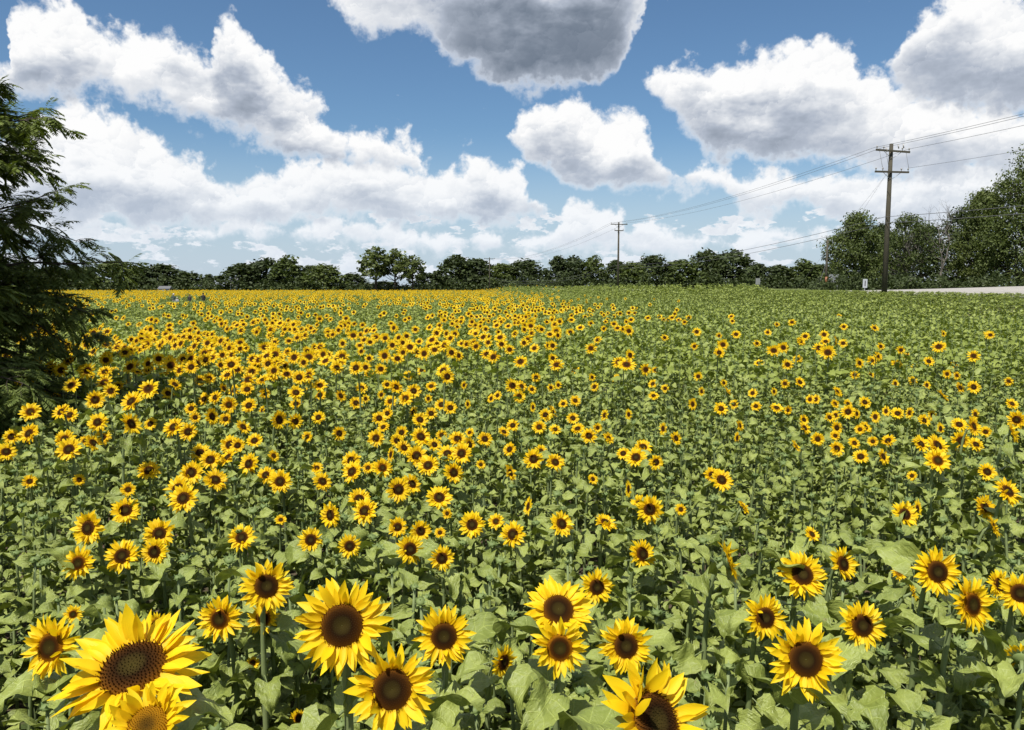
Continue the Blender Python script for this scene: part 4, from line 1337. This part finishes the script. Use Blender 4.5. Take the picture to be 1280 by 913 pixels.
# (column, row of the top, width in px, distance, kind, label)
WOODS = [
    (20, 330, 60, 235, 'a0', 'dark tree of the far wood behind the near tree, leftmost'), (62, 333, 55, 240, 'a1', 'dark tree of the far wood just behind the near tree branches'),
    (100, 334, 50, 238, 'a2', 'dark far tree at the right fringe of the near tree branches'), (145, 328, 62, 236, 'b0', 'rounded far tree above the little grey house at left'),
    (178, 336, 46, 242, 'a3', 'low dark far tree just right of the rounded one above the house'), (205, 332, 52, 240, 'a4', 'domed dark far tree above the people in the field'),
    (236, 341, 40, 238, 'a0', 'low sloping far tree left of the gap of sky'), (262, 343, 17, 245, 'a2', 'small lone far tree standing in the gap of sky at left'),
    (300, 331, 48, 236, 'a1', 'dark far tree beside the pale building, right of the sky gap'), (333, 327, 52, 240, 'a3', 'tall domed dark far tree, second right of the sky gap'),
    (362, 326, 46, 238, 'b1', 'rounded far tree, third right of the sky gap'), (388, 332, 40, 242, 'a4', 'dark far tree between two rounded ones left of the airy trio'),
    (412, 331, 48, 236, 'b2', 'bushy far tree two places left of the airy light-green trio'), (442, 343, 42, 240, 'a0', 'low dark far tree just left of the airy light-green trio'),
    (470, 314, 38, 226, 'c0', 'tall airy light-green tree, left one of the far trio'), (494, 316, 32, 227, 'c1', 'tall airy light-green tree, middle one of the far trio'),
    (516, 322, 28, 226, 'c0', 'airy light-green tree, right and shortest of the far trio'), (478, 352, 50, 246, 'a2', 'low dark far tree behind the trunks of the airy trio'),
    (540, 342, 40, 240, 'a3', 'low dark far tree right of the airy trio'), (568, 322, 48, 238, 'a1', 'tall dark far tree with notched top left of the farthest pole'),
    (598, 327, 44, 240, 'a4', 'dark far tree touching the left side of the farthest pole'), (628, 333, 42, 236, 'b0', 'lighter far tree just right of the farthest pole'),
    (655, 328, 54, 240, 'a0', 'wide dark far tree between the farthest and the middle pole'), (697, 323, 28, 238, 'a2', 'narrow tall dark far tree right of a chink of sky'),
    (717, 325, 38, 240, 'a3', 'dark far tree, second left of the middle pole'), (742, 328, 36, 238, 'b1', 'far tree directly left of the middle pole'),
    (768, 330, 40, 242, 'a1', 'dark far tree directly behind the middle pole'), (792, 331, 42, 236, 'b2', 'olive far tree directly right of the middle pole'),
    (815, 321, 42, 238, 'a4', 'tall dark far tree, second right of the middle pole'), (852, 328, 50, 236, 'b0', 'bushy green far tree halfway between the middle pole and roadside sign'),
    (882, 320, 42, 240, 'a0', 'tall dark far tree left of the tallest clump, right of middle'), (915, 320, 48, 238, 'a3', 'tall broad dark far tree above the grey roadside sign'),
    (946, 333, 40, 240, 'a2', 'low dark far tree just right of the grey roadside sign'), (972, 333, 38, 238, 'a1', 'dark far tree two places left of the short pole'),
    (1003, 329, 40, 236, 'b1', 'far tree next to the short pole at right'), (1024, 334, 34, 240, 'a4', 'low dark far tree right behind the short pole')]
for i, (px, top, wpx, Y, kind, label) in enumerate(WOODS):
    g = at_depth(px, 362, Y)
    gz = float(terrain(g.x, Y))
    h = (at_depth(px, top, Y).z - gz) * (1.07 if px > 600 else 1.0)
    w = wpx * Y / F_PX
    base_w = 6.2 if kind[0] == 'c' else 9.5
    place_tree('far_tree', FAR_T[kind], (g.x, Y, gz), ((1.36 + 0.2 * math.sin(3.3 * i)) * w / base_w, 1.3 * w / base_w, h / 10.0 * (1 + 0.05 * math.sin(5.1 * i))), 1.7 * i, label, 'trees of the far wood')

# low bushes along the foot of the wood, one uncountable band
def thicket(name, spots, leaf, mat, label, seed):
    r = np.random.default_rng(seed)
    V = []
    for (x, y, z, w, h, n) in spots:
        d = r.normal(size=(n, 3))
        d /= np.linalg.norm(d, axis=1)[:, None]
        P = np.array([x, y, z]) + d * np.array([w, w, h]) * (r.uniform(0.3, 1, n) ** 0.5)[:, None]
        P[:, 2] = np.abs(P[:, 2] - z) + z
        a = r.normal(size=(n, 3))
        a /= np.linalg.norm(a, axis=1)[:, None]
        b = np.cross(a, r.normal(size=(n, 3)))
        b /= np.linalg.norm(b, axis=1)[:, None]
        sz = (leaf * r.uniform(0.6, 1.3, n))[:, None]
        V.append(np.stack([P - a * sz, P - b * sz * 0.6, P + a * sz, P + b * sz * 0.6], 1).reshape(-1, 3))
    V = np.concatenate(V)
    mb = MB()
    mb.v = list(map(tuple, V.tolist()))
    nq = len(V) // 4
    mb.f = [(4 * i, 4 * i + 1, 4 * i + 2, 4 * i + 3) for i in range(nq)]
    mb.m, mb.sm, mb.uv, mb.r = [0] * nq, [False] * nq, [(0.5, 0.5)] * (4 * nq), [0.0] * (4 * nq)
    return obj(name, mb.mesh(name, [mat]), kind='stuff', label=label, category='bushes')
sp = []
qr = random.Random(5)
for i in range(150):
    px = -60 + i * 7.6
    Y = 229 + qr.uniform(-2, 6)
    g = at_depth(px, 362, Y)
    sp.append((g.x, Y, float(terrain(g.x, Y)), qr.uniform(1.8, 3.4), qr.uniform(2.6, 5.6), 150))
thicket('bushes', sp, 0.38, 'tree_a', 'low dark undergrowth along the foot of the far wood', 3)
sp = []
for px in (738, 752, 764, 776, 788, 800, 340, 372, 420, 452, 628, 640):
    Y = 224.5
    g = at_depth(px, 362, Y)
    sp.append((g.x, Y, float(terrain(g.x, Y)), qr.uniform(1.2, 2.2), qr.uniform(1.6, 2.6), 120))
thicket('bushes', sp, 0.30, 'tree_b', 'lighter green bushes at the foot of the wood near the middle pole', 4)

# nearer trees beyond the road at the right
def right_tree(px, top, wpx, Y, seed, mat, clumps, per, leaf, label, trunk_h=0.12, bark='bark'):
    g = at_depth(px, 362, Y)
    gz = float(terrain(g.x, Y))
    H = at_depth(px, top, Y).z - gz
    W = wpx * Y / F_PX
    ms = tree_meshes(seed, H, W * 1.05, clumps, per, leaf, mat, trunk_h=trunk_h, bark=bark)
    place_tree('roadside_tree', ms, (g.x, Y, gz), (1, 1, 1), 0.7 * seed, label, 'trees beyond the road')
right_tree(1066, 272, 72, 98, 61, 'tree_b', 95, 200, 0.15, 'leafy roadside tree right behind the short pole and the sign board')
right_tree(1100, 282, 56, 112, 68, 'tree_a', 70, 170, 0.16, 'dark roadside tree behind the tall near pole', 0.08)
right_tree(1128, 270, 78, 102, 62, 'tree_b', 70, 120, 0.14, 'thin roadside tree with pale branches showing, right of the tall pole', 0.28, 'pale_bark')
right_tree(1150, 282, 74, 112, 63, 'tree_a', 60, 110, 0.20, 'low dark roadside tree below the bare branches', 0.06)
right_tree(1196, 262, 74, 108, 66, 'tree_a', 60, 110, 0.20, 'dark roadside tree behind the bare one', 0.06)
right_tree(1226, 238, 66, 98, 64, 'tree_c', 105, 200, 0.15, 'leafy mid-green roadside tree left of the tallest one', 0.08)
right_tree(1283, 190, 116, 92, 65, 'tree_b', 150, 230, 0.15, 'tallest leafy roadside tree cut off by the right edge', 0.10)
right_tree(1345, 205, 110, 95, 69, 'tree_a', 90, 120, 0.21, 'dark roadside tree outside the right edge beside the tallest one', 0.10)

def bare_tree(px, top, Y, seed, label):
    """dead tree: limbs that fork down to twigs"""
    q = random.Random(seed)
    g = at_depth(px, 362, Y)
    gz = float(terrain(g.x, Y))
    H = at_depth(px, top, Y).z - gz
    tr, lm = MB(), MB()
    def grow(p, d, L, rad, lev, mb):
        pts = [p]
        for i in range(3):
            d = (d + Vector((q.gauss(0, .16), q.gauss(0, .16), q.gauss(0.05, .1)))).normalized()
            pts.append(pts[-1] + d * L / 3)
        mb.tube(pts, [rad, rad * .85, rad * .7, rad * .5], 4 if lev else 7, cap=False)
        if lev < 5:
            for i in range(3 if lev < 2 else q.choice([2, 3])):
                nd = (d + Vector((q.gauss(0, .55), q.gauss(0, .55), q.gauss(0.12, .25)))).normalized()
                grow(pts[-1 if i else -2], nd, L * q.uniform(.58, .8), rad * .55, lev + 1, lm)
    grow(Vector((0, 0, -0.3)), Vector((0, 0, 1)), H * 0.34, 0.20, 0, tr)
    root = empty('bare_tree', (g.x, Y, gz), label, 'tree', 'trees beyond the road')
    obj('trunk', tr.mesh('trunk', ['pale_bark']), root)
    obj('branches', lm.mesh('branches', ['pale_bark']), root)
bare_tree(1176, 248, 99, 4, 'bare dead tree with fine grey branches against the sky at right')
bare_tree(1140, 280, 99, 9, 'pale leafless tree spreading low branches right of the tall pole')
sp = []
for i in range(60):
    px = 1030 + i * 5.2
    Y = 86 + qr.uniform(-1, 8) - (px - 1030) * 0.02
    g = at_depth(px, 362, Y)
    sp.append((g.x, Y + 3, float(terrain(g.x, Y + 3)), qr.uniform(0.8, 1.6), qr.uniform(0.8, 2.6), 170))
thicket('bushes', sp, 0.17, 'tree_a', 'dark undergrowth below the trees beyond the road', 6)

# the near tree at the left edge, feathery drooping sprays
def near_tree():
    q = random.Random(21)
    bx, by = -7.7, 9.5
    tr, br, lf = MB(), MB(), []
    trunk = [Vector((0.05 * math.sin(i * 1.3), 0.05 * math.cos(i * 1.7), 7.2 * i / 9 - 0.1)) for i in range(10)]
    tr.tube(trunk, [0.16 - 0.015 * i for i in range(10)], 9)
    fr = np.random.default_rng(8)
    def frond(p, d, L):
        """pinnate leaf: paired narrow leaflets on a drooping midrib"""
        d = d.normalized()
        side = d.cross(Vector((0, 0, 1)))
        if side.length < 1e-3:
            side = Vector((1, 0, 0))
        side.normalize()
        n = 9
        cur, dd = p.copy(), d.copy()
        for i in range(n):
            t = i / (n - 1)
            cur = cur + dd * (L / n)
            dd = (dd + Vector((0, 0, -0.07))).normalized()
            ll = L * 0.36 * (0.55 + 0.75 * math.sin(math.pi * (0.18 + 0.72 * t)))
            for s in (-1, 1):
                o = (dd * 0.55 + side * s * 0.85 + Vector((0, 0, -0.22 + q.gauss(0, .12)))).normalized()
                w = o.cross(Vector((q.gauss(0, .3), q.gauss(0, .3), 1))).normalized() * ll * 0.135
                m = cur + o * ll * 0.5
                lf.append((cur, m - w, cur + o * ll, m + w))
    nb = 175
    for i in range(nb):
        t = i / (nb - 1)
        z = 0.55 + 5.6 * t ** 0.9 + q.uniform(-0.25, 0.25)
        a = i * 2.399963 + q.uniform(-0.4, 0.4)
        if math.cos(a) < -0.3 and q.random() < 0.6:
            a = q.uniform(-1.4, 1.4)
        L = float(np.interp(z, [0.4, 1.2, 1.9, 3.0, 4.0, 5.2, 6.8], [2.2, 2.35, 2.5, 2.55, 1.9, 1.0, 0.4])) * q.uniform(0.62, 1.08)
        el = float(np.interp(z, [0.5, 1.4, 2.2, 4, 6.5], [0.0, 0.12, 0.40, 0.6, 1.0])) + q.gauss(0, 0.28)
        f = min(8.99, (z + 0.1) / 7.2 * 9)
        p = trunk[int(f)].lerp(trunk[int(f) + 1], f - int(f))
        d = Vector((math.cos(a) * math.cos(el), math.sin(a) * math.cos(el), math.sin(el)))
        pts = [p.copy()]
        n = 11
        for j in range(n):
            d = (d + Vector((q.gauss(0, .10), q.gauss(0, .10), q.gauss(-0.055, .08)))).normalized()
            pts.append(pts[-1] + d * L / n)
        br.tube(pts, [0.030 * (1 - 0.9 * j / n) * (L / 2.5) + 0.003 for j in range(n + 1)], 5, cap=False)
        for j in range(3, n + 1):
            tt_ = j / n
            dj = (pts[j] - pts[j - 1]).normalized()
            for s in (-1, 1):
                if q.random() < 0.10:
                    continue
                tl = L * 0.24 * (1.25 - 0.75 * tt_) * q.uniform(0.6, 1.25)
                sd = dj.cross(Vector((0, 0, 1))).normalized() * s
                td = (dj * 0.75 + sd * 0.8 + Vector((0, 0, q.gauss(0.12, .5)))).normalized()
                tp = [pts[j]]
                for k_ in range(4):
                    td = (td + Vector((q.gauss(0, .1), q.gauss(0, .1), -0.09))).normalized()
                    tp.append(tp[-1] + td * tl / 4)
                br.tube(tp, [0.006, 0.005, 0.004, 0.003, 0.002], 3, cap=False)
                for k_ in range(1, 5):
                    for _ in range(2 if k_ < 4 else 3):
                        fd = td + Vector((q.gauss(0, .6), q.gauss(0, .6), q.gauss(-0.15, .35)))
                        frond(tp[k_], fd, q.uniform(0.15, 0.26))
    V = [c for quad in lf for c in quad]
    mb = MB()
    mb.v = [tuple(c) for c in V]
    nq = len(lf)
    mb.f = [(4 * i, 4 * i + 1, 4 * i + 2, 4 * i + 3) for i in range(nq)]
    mb.m, mb.sm, mb.uv, mb.r = [0] * nq, [False] * nq, [(0.5, 0.5)] * (4 * nq), [0.0] * (4 * nq)
    root = empty('locust_tree', (bx, by, 0), 'dark feathery-leaved tree drooping into the picture at the left edge', 'tree')
    obj('trunk', tr.mesh('trunk', ['bark']), root)
    obj('branches', br.mesh('branches', ['bark']), root)
    obj('crown', mb.mesh('crown', ['near_leaf']), root)
near_tree()

# ------------------------------------------------------------------ power line
def pole_at(Y, top_row, arms, label, big, rad=0.16, x=None):
    x = pole_x(Y) if x is None else x
    gz = float(terrain(x, Y))
    px, _, _ = project(x, Y, gz + 5)
    H = at_depth(px, top_row, Y).z - gz
    root = empty('utility_pole', (x, Y, gz), label, 'utility pole', 'poles of the power line')
    root.rotation_euler = (0, 0, 0.15)
    mb = MB()
    mb.tube([(0, 0, -1.0), (0, 0, H * 0.5), (0, 0, H)], [rad * 1.15, rad * 0.95, rad * 0.75], 10)
    obj('pole', mb.mesh('pole', ['pole_wood']), root)
    ends = []
    for (dz, half, tilt) in arms:
        mb = MB()
        mb.box((0, -rad - 0.05, H - dz), (2 * half, 0.10, 0.13), 0, Euler((0, tilt, 0)).to_matrix())
        arm = obj('crossarm', mb.mesh('crossarm', ['pole_wood']), root)
        for s in (-1, 1):
            mb = MB()
            mb.tube([(s * half * 0.55, -rad - 0.06, H - dz - 0.02), (0, -rad * 0.8, H - dz - 0.55)], [0.018, 0.018], 4)
            obj('brace', mb.mesh('brace', ['steel']), root)
        for u_ in ((-0.95, -0.55, 0.55, 0.95) if big else (-0.92, 0.92)):
            mb = MB()
            zz = H - dz - u_ * half * math.tan(tilt) + 0.065
            mb.tube([(u_ * half, -rad - 0.05, zz), (u_ * half, -rad - 0.05, zz + 0.10), (u_ * half, -rad - 0.05, zz + 0.11), (u_ * half, -rad - 0.05, zz + 0.22), (u_ * half, -rad - 0.05, zz + 0.24)],
                    [0.02, 0.02, 0.06, 0.05, 0.02], 8)
            obj('insulator', mb.mesh('insulator', ['porcelain']), root)
            v_ = Matrix.Rotation(0.15, 4, 'Z') @ Vector((u_ * half, -rad - 0.05, zz + 0.22))
            ends.append(Vector((x, Y, gz)) + v_)
    if big:
        # switches, jumper loops and a bracket
        for (u_, dz) in ((-0.55, 0.35), (0.35, 0.10), (0.75, 0.05)):
            mb = MB()
            mb.tube([(u_, -0.28, H - dz), (u_ + 0.05, -0.30, H - dz - 0.28)], [0.045, 0.045], 7)
            obj('fuse_cutout', mb.mesh('fuse_cutout', ['porcelain']), root)
        for u_ in (-1.1, -0.6, 1.0):
            mb = MB()
            mb.tube([(u_, -0.2, H - 0.3), (u_ + 0.1, -0.25, H - 0.9), (u_ + 0.25, -0.22, H - 1.4), (u_ + 0.35, -0.2, H - 1.75)], [0.014] * 4, 4)
            obj('jumper_wire', mb.mesh('jumper_wire', ['porcelain']), root)
    return dict(x=x, Y=Y, gz=gz, H=H, ends=ends)

P1 = pole_at(58.0, 180, [(0.55, 1.35, 0.04), (2.05, 1.35, 0.0)], 'tall near wooden utility pole with two crossarms beside the road', True, 0.18)
P2 = pole_at(127.0, 278, [(0.35, 1.4, 0.0), (1.35, 0.75, 0.0)], 'middle utility pole with crossarm standing before the wood', False)
P3 = pole_at(222.0, 322, [(0.4, 1.6, 0.0)], 'farthest utility pole, tiny above the wood left of centre', False, 0.17, -6.4)

def cable(label, pts, sags, rad, group='cables of the power line'):
    mb = MB()
    full = []
    for (a, b), s in zip(zip(pts[:-1], pts[1:]), sags):
        for i in range(16):
            t = i / 16
            full.append(a.lerp(b, t) - Vector((0, 0, 4 * s * t * (1 - t))))
    full.append(pts[-1])
    mb.tube(full, [rad] * len(full), 4)
    obj('power_cable', mb.mesh('power_cable', ['wire']), label=label, category='cable', group=group)

def on_line(Y, off, z):
    return Vector((pole_x(Y) + off, Y, z))
z1, z2, z3 = P1['gz'] + P1['H'], P2['gz'] + P2['H'], P3['gz'] + P3['H']
names = ['upper left', 'upper middle', 'upper right']
for nm, off, dz1, dz2 in (('outer left', -1.28, -0.28, -0.1), ('inner left', -0.74, -0.30, -0.1), ('outer right', 1.28, -0.38, -0.1)):
    cable('thin %s cable of the top crossarm running over the field' % nm, [on_line(-12, off, z1 + 0.6), on_line(58, off, z1 + dz1), on_line(127, off, z2 + dz2), Vector((-6.4 + off, 222, z3 - 0.2))], [1.1, 0.9, 2.2], 0.012)
cable('thin cable of the lower crossarm rising to the right edge', [on_line(-12, 1.28, z1 - 1.4), on_line(58, 1.28, z1 - 1.75)], [1.1], 0.010)
za, zb = 7.7, 5.4
for nm, dz in (('upper', 0.0), ('lower', -0.45)):
    cable('thick %s telephone cable strung low along the poles' % nm, [on_line(-12, -0.2, za + dz + 0.3), on_line(58, -0.2, za + dz), on_line(127, -0.2, zb + dz + 0.6), Vector((-6.6, 222, zb + dz))], [0.9, 0.9, 2.0], 0.019)
for k_, (dx, dz) in enumerate(((-2.6, 3.0), (-4.2, 3.6))):
    top = on_line(58, -0.1, z1 - 1.9 - 0.1 * k_)
    cable('%s slanting guy wire held to the tall near pole' % ('steeper' if k_ == 0 else 'flatter'), [top, on_line(64, dx, float(terrain(pole_x(64) + dx, 64)) + 0.1)], [0.0], 0.006, None)

def short_pole():
    Y = 95.0
    g = at_depth(1032, 362, Y)
    gz = float(terrain(g.x, Y))
    top = at_depth(1032, 300, Y).z
    root = empty('wooden_post', (g.x, Y, gz), 'short bare wooden pole with orange marker beside the sign board', 'pole')
    mb = MB()
    mb.tube([(0, 0, -0.5), (0, 0, top - gz)], [0.16, 0.12], 9)
    obj('post', mb.mesh('post', ['pole_wood']), root)
    mb = MB()
    mb.tube([(0.0, -0.05, 0.7), (0, -0.05, 1.7)], [0.15, 0.15], 9)
    obj('marker', mb.mesh('marker', ['orange']), root)
    cable('leaning guy wire with yellow sleeve beside the short pole', [Vector((g.x, Y, gz + 3.6)), Vector((g.x - 1.2, Y - 0.4, gz))], [0.0], 0.03, None)
short_pole()

def sign(name, px, top_row, bottom_row, wpx, Y, face, label, posts, detail=None):
    g = at_depth(px, 362, Y)
    gz = float(terrain(g.x, Y))
    zt, zb_ = at_depth(px, top_row, Y).z, at_depth(px, bottom_row, Y).z
    w = wpx * Y / F_PX
    root = empty(name, (g.x, Y, gz), label, 'sign')
    for s in posts:
        mb = MB()
        mb.box((s * w * 0.35, 0.05, (zt - gz - 0.05) / 2 - 0.2), (0.07, 0.06, zt - gz - 0.05 + 0.4))
        obj('post', mb.mesh('post', ['steel']), root)
    mb = MB()
    mb.box((0, 0, (zt + zb_) / 2 - gz), (w, 0.03, zt - zb_))
    board = obj('board', mb.mesh('board', [face]), root)
    if detail:
        mb = MB()
        mb.box((0, -0.02, (zt + zb_) / 2 - gz), (w * 0.22, 0.008, (zt - zb_) * 0.62))
        obj('mark', mb.mesh('mark', [detail]), board)
sign('road_sign', 1042, 343, 353, 13, 92.0, 'sign_back', 'grey back of a wide road sign on two posts by the short pole', (-1, 1))
sign('road_sign', 1081, 349, 360, 5.5, 78.0, 'sign_white', 'narrow white road sign with dark upright mark beside the tall pole', (0,), 'sign_dark')
sign('road_sign', 947, 348, 356, 5.5, 120.0, 'sign_back', 'small grey road sign on one post in front of the wood', (0,))

# ------------------------------------------------------------------ houses among the trees
def house(px, base_row, wpx, hpx, Y, wall, label, lift=0.0):
    g = at_depth(px, base_row, Y)
    gz = float(terrain(g.x, Y)) + lift
    u_ = Y / F_PX
    w, h = wpx * u_, hpx * u_
    root = empty('house', (g.x, Y, gz), label, 'house', 'houses among the far trees')
    mb = MB()
    mb.box((0, 0, h * 0.5 - 1.0), (w, w * 0.7, h + 2.0))
    obj('wall', mb.mesh('wall', [wall]), root)
    mb = MB()
    a, b, e = w * 0.56, w * 0.40, h * 0.45
    mb.add([(-a, -b, h), (a, -b, h), (a, b, h), (-a, b, h), (-a * .96, 0, h + e), (a * .96, 0, h + e)], [(0, 1, 5, 4), (2, 3, 4, 5), (0, 4, 3), (1, 2, 5), (3, 2, 1, 0)], smooth=False)
    obj('roof', mb.mesh('roof', ['roof']), root)
    for s in (-0.28, 0.28):
        mb = MB()
        mb.box((s * w, -w * 0.35 - 0.02, h * 0.62), (w * 0.16, 0.05, h * 0.34))
        obj('window', mb.mesh('window', ['glass']), root)
house(207, 365, 14, 7.5, 226.0, 'wall_grey', 'small grey house half hidden by flowers below the far trees at left')
house(293, 352, 9, 14, 231.0, 'wall_white', 'small pale building wedged between the far trees right of the sky gap')

# ------------------------------------------------------------------ three people in the far flowers
def person(px, row, Y, height, lean, hair, shirt, trousers, label, hat=None):
    """one continuous body; colours follow hair, skin, shirt and trousers by height"""
    g = at_depth(px, row, Y)
    k_ = height / 1.72
    J = {'pelvis': (0, 0, .95), 'waist': (0, lean * .1, 1.10), 'chest': (0, lean * .3, 1.32), 'neck': (0, lean * .45, 1.47), 'chin': (0, lean * .5 - .02, 1.54), 'head': (0, lean * .55 - .01, 1.63), 'crown': (0, lean * .55, 1.70)}
    vs_, es, rs = [], [], []
    def add(p, r_, par=None):
        vs_.append(tuple(c * k_ for c in p))
        rs.append(r_ * k_)
        if par is not None:
            es.append((par, len(vs_) - 1))
        return len(vs_) - 1
    pe = add(J['pelvis'], .15)
    wa = add(J['waist'], .14, pe)
    ch = add(J['chest'], .165, wa)
    ne = add(J['neck'], .06, ch)
    cn = add(J['chin'], .075, ne)
    he = add(J['head'], .10, cn)
    add(J['crown'], .075, he)
    for s in (-1, 1):
        sh = add((s * .19, lean * .3, 1.40), .065, ch)
        el = add((s * .25, lean * .3 - .05, 1.14), .048, sh)
        wr = add((s * .21, lean * .3 - .22, 1.02), .034, el)
        add((s * .19, lean * .3 - .30, 1.02), .036, wr)
        hp = add((s * .10, 0, .88), .10, pe)
        kn = add((s * .11, -.03 * s, .50), .066, hp)
        an = add((s * .11, .05 * s, .09), .045, kn)
        add((s * .12, .05 * s - .15, .04), .042, an)
    me = bpy.data.meshes.new('person')
    me.from_pydata(vs_, es, [])
    m, k = new_mat('clothing')
    co = k.new('ShaderNodeTexCoord').outputs['Object']
    s_ = k.new('ShaderNodeSeparateXYZ')
    k.l.new(co, s_.inputs[0])
    z = k.math('DIVIDE', s_.outputs[2], height)
    rp = k.new('ShaderNodeValToRGB')
    rp.color_ramp.interpolation = 'CONSTANT'
    k.l.new(z, rp.inputs[0])
    st = [(0, (.05, .04, .035)), (.05, trousers), (.57, shirt), (.855, (.42, .26, .18)), (.955, hair)]
    e = rp.color_ramp.elements
    while len(e) < len(st):
        e.new(0.5)
    for i, (p_, c_) in enumerate(st):
        e[i].position = p_
        e[i].color = c_ + (1,)
    n = k.noise(co, 12.0, 3.0, .6)
    finish(k, principled(k, k.mix(k.math('MULTIPLY', n, .3), rp.outputs[0], (.02, .02, .02, 1)), .85, .2))
    me.materials.append(m)
    o = obj('person', me, label=label, category='person')
    o.location = (g.x, Y, float(terrain(g.x, Y)))
    md = o.modifiers.new('Skin', 'SKIN')
    md.use_smooth_shade = True
    sl = me.skin_vertices[0].data
    for i, r_ in enumerate(rs):
        sl[i].radius = (r_, r_)
        sl[i].use_root = (i == 0)
    o.modifiers.new('Subdivision', 'SUBSURF').levels = 1
    # hair cap
    mb = MB()
    hc = Vector(J['head']) * k_
    P = []
    for i in range(5):
        a = math.pi * 0.52 * i / 4
        P.append([(hc.x + .112 * k_ * math.sin(a) * math.cos(2 * math.pi * j / 10), hc.y + .015 + .125 * k_ * math.sin(a) * math.sin(2 * math.pi * j / 10), hc.z + .005 + .118 * k_ * math.cos(a)) for j in range(11)])
    mb.grid(P)
    mm, k = new_mat('hair')
    finish(k, principled(k, (hat or hair) + (1,), .8, .2))
    obj('hat' if hat else 'hair', mb.mesh('hair', [mm]), o)
person(217, 369, 92.0, 1.72, 0.0, (.02, .015, .012), (.05, .07, .06), (.30, .31, .33), 'person with pale cap among the far flowers, leftmost of three', hat=(.45, .45, .45))
person(221.5, 374, 90.0, 1.30, 0.0, (.35, .33, .30), (.34, .35, .36), (.2, .2, .22), 'shorter person in pale clothes beside the capped one in the flowers')
person(237, 370, 93.0, 1.62, 0.05, (.015, .012, .010), (.03, .03, .035), (.05, .05, .07), 'person in dark clothes, middle of those in the far flowers')
person(254, 368, 95.0, 1.76, 0.0, (.012, .010, .009), (.02, .02, .022), (.04, .04, .05), 'person in black with dark hair, rightmost in the far flowers')
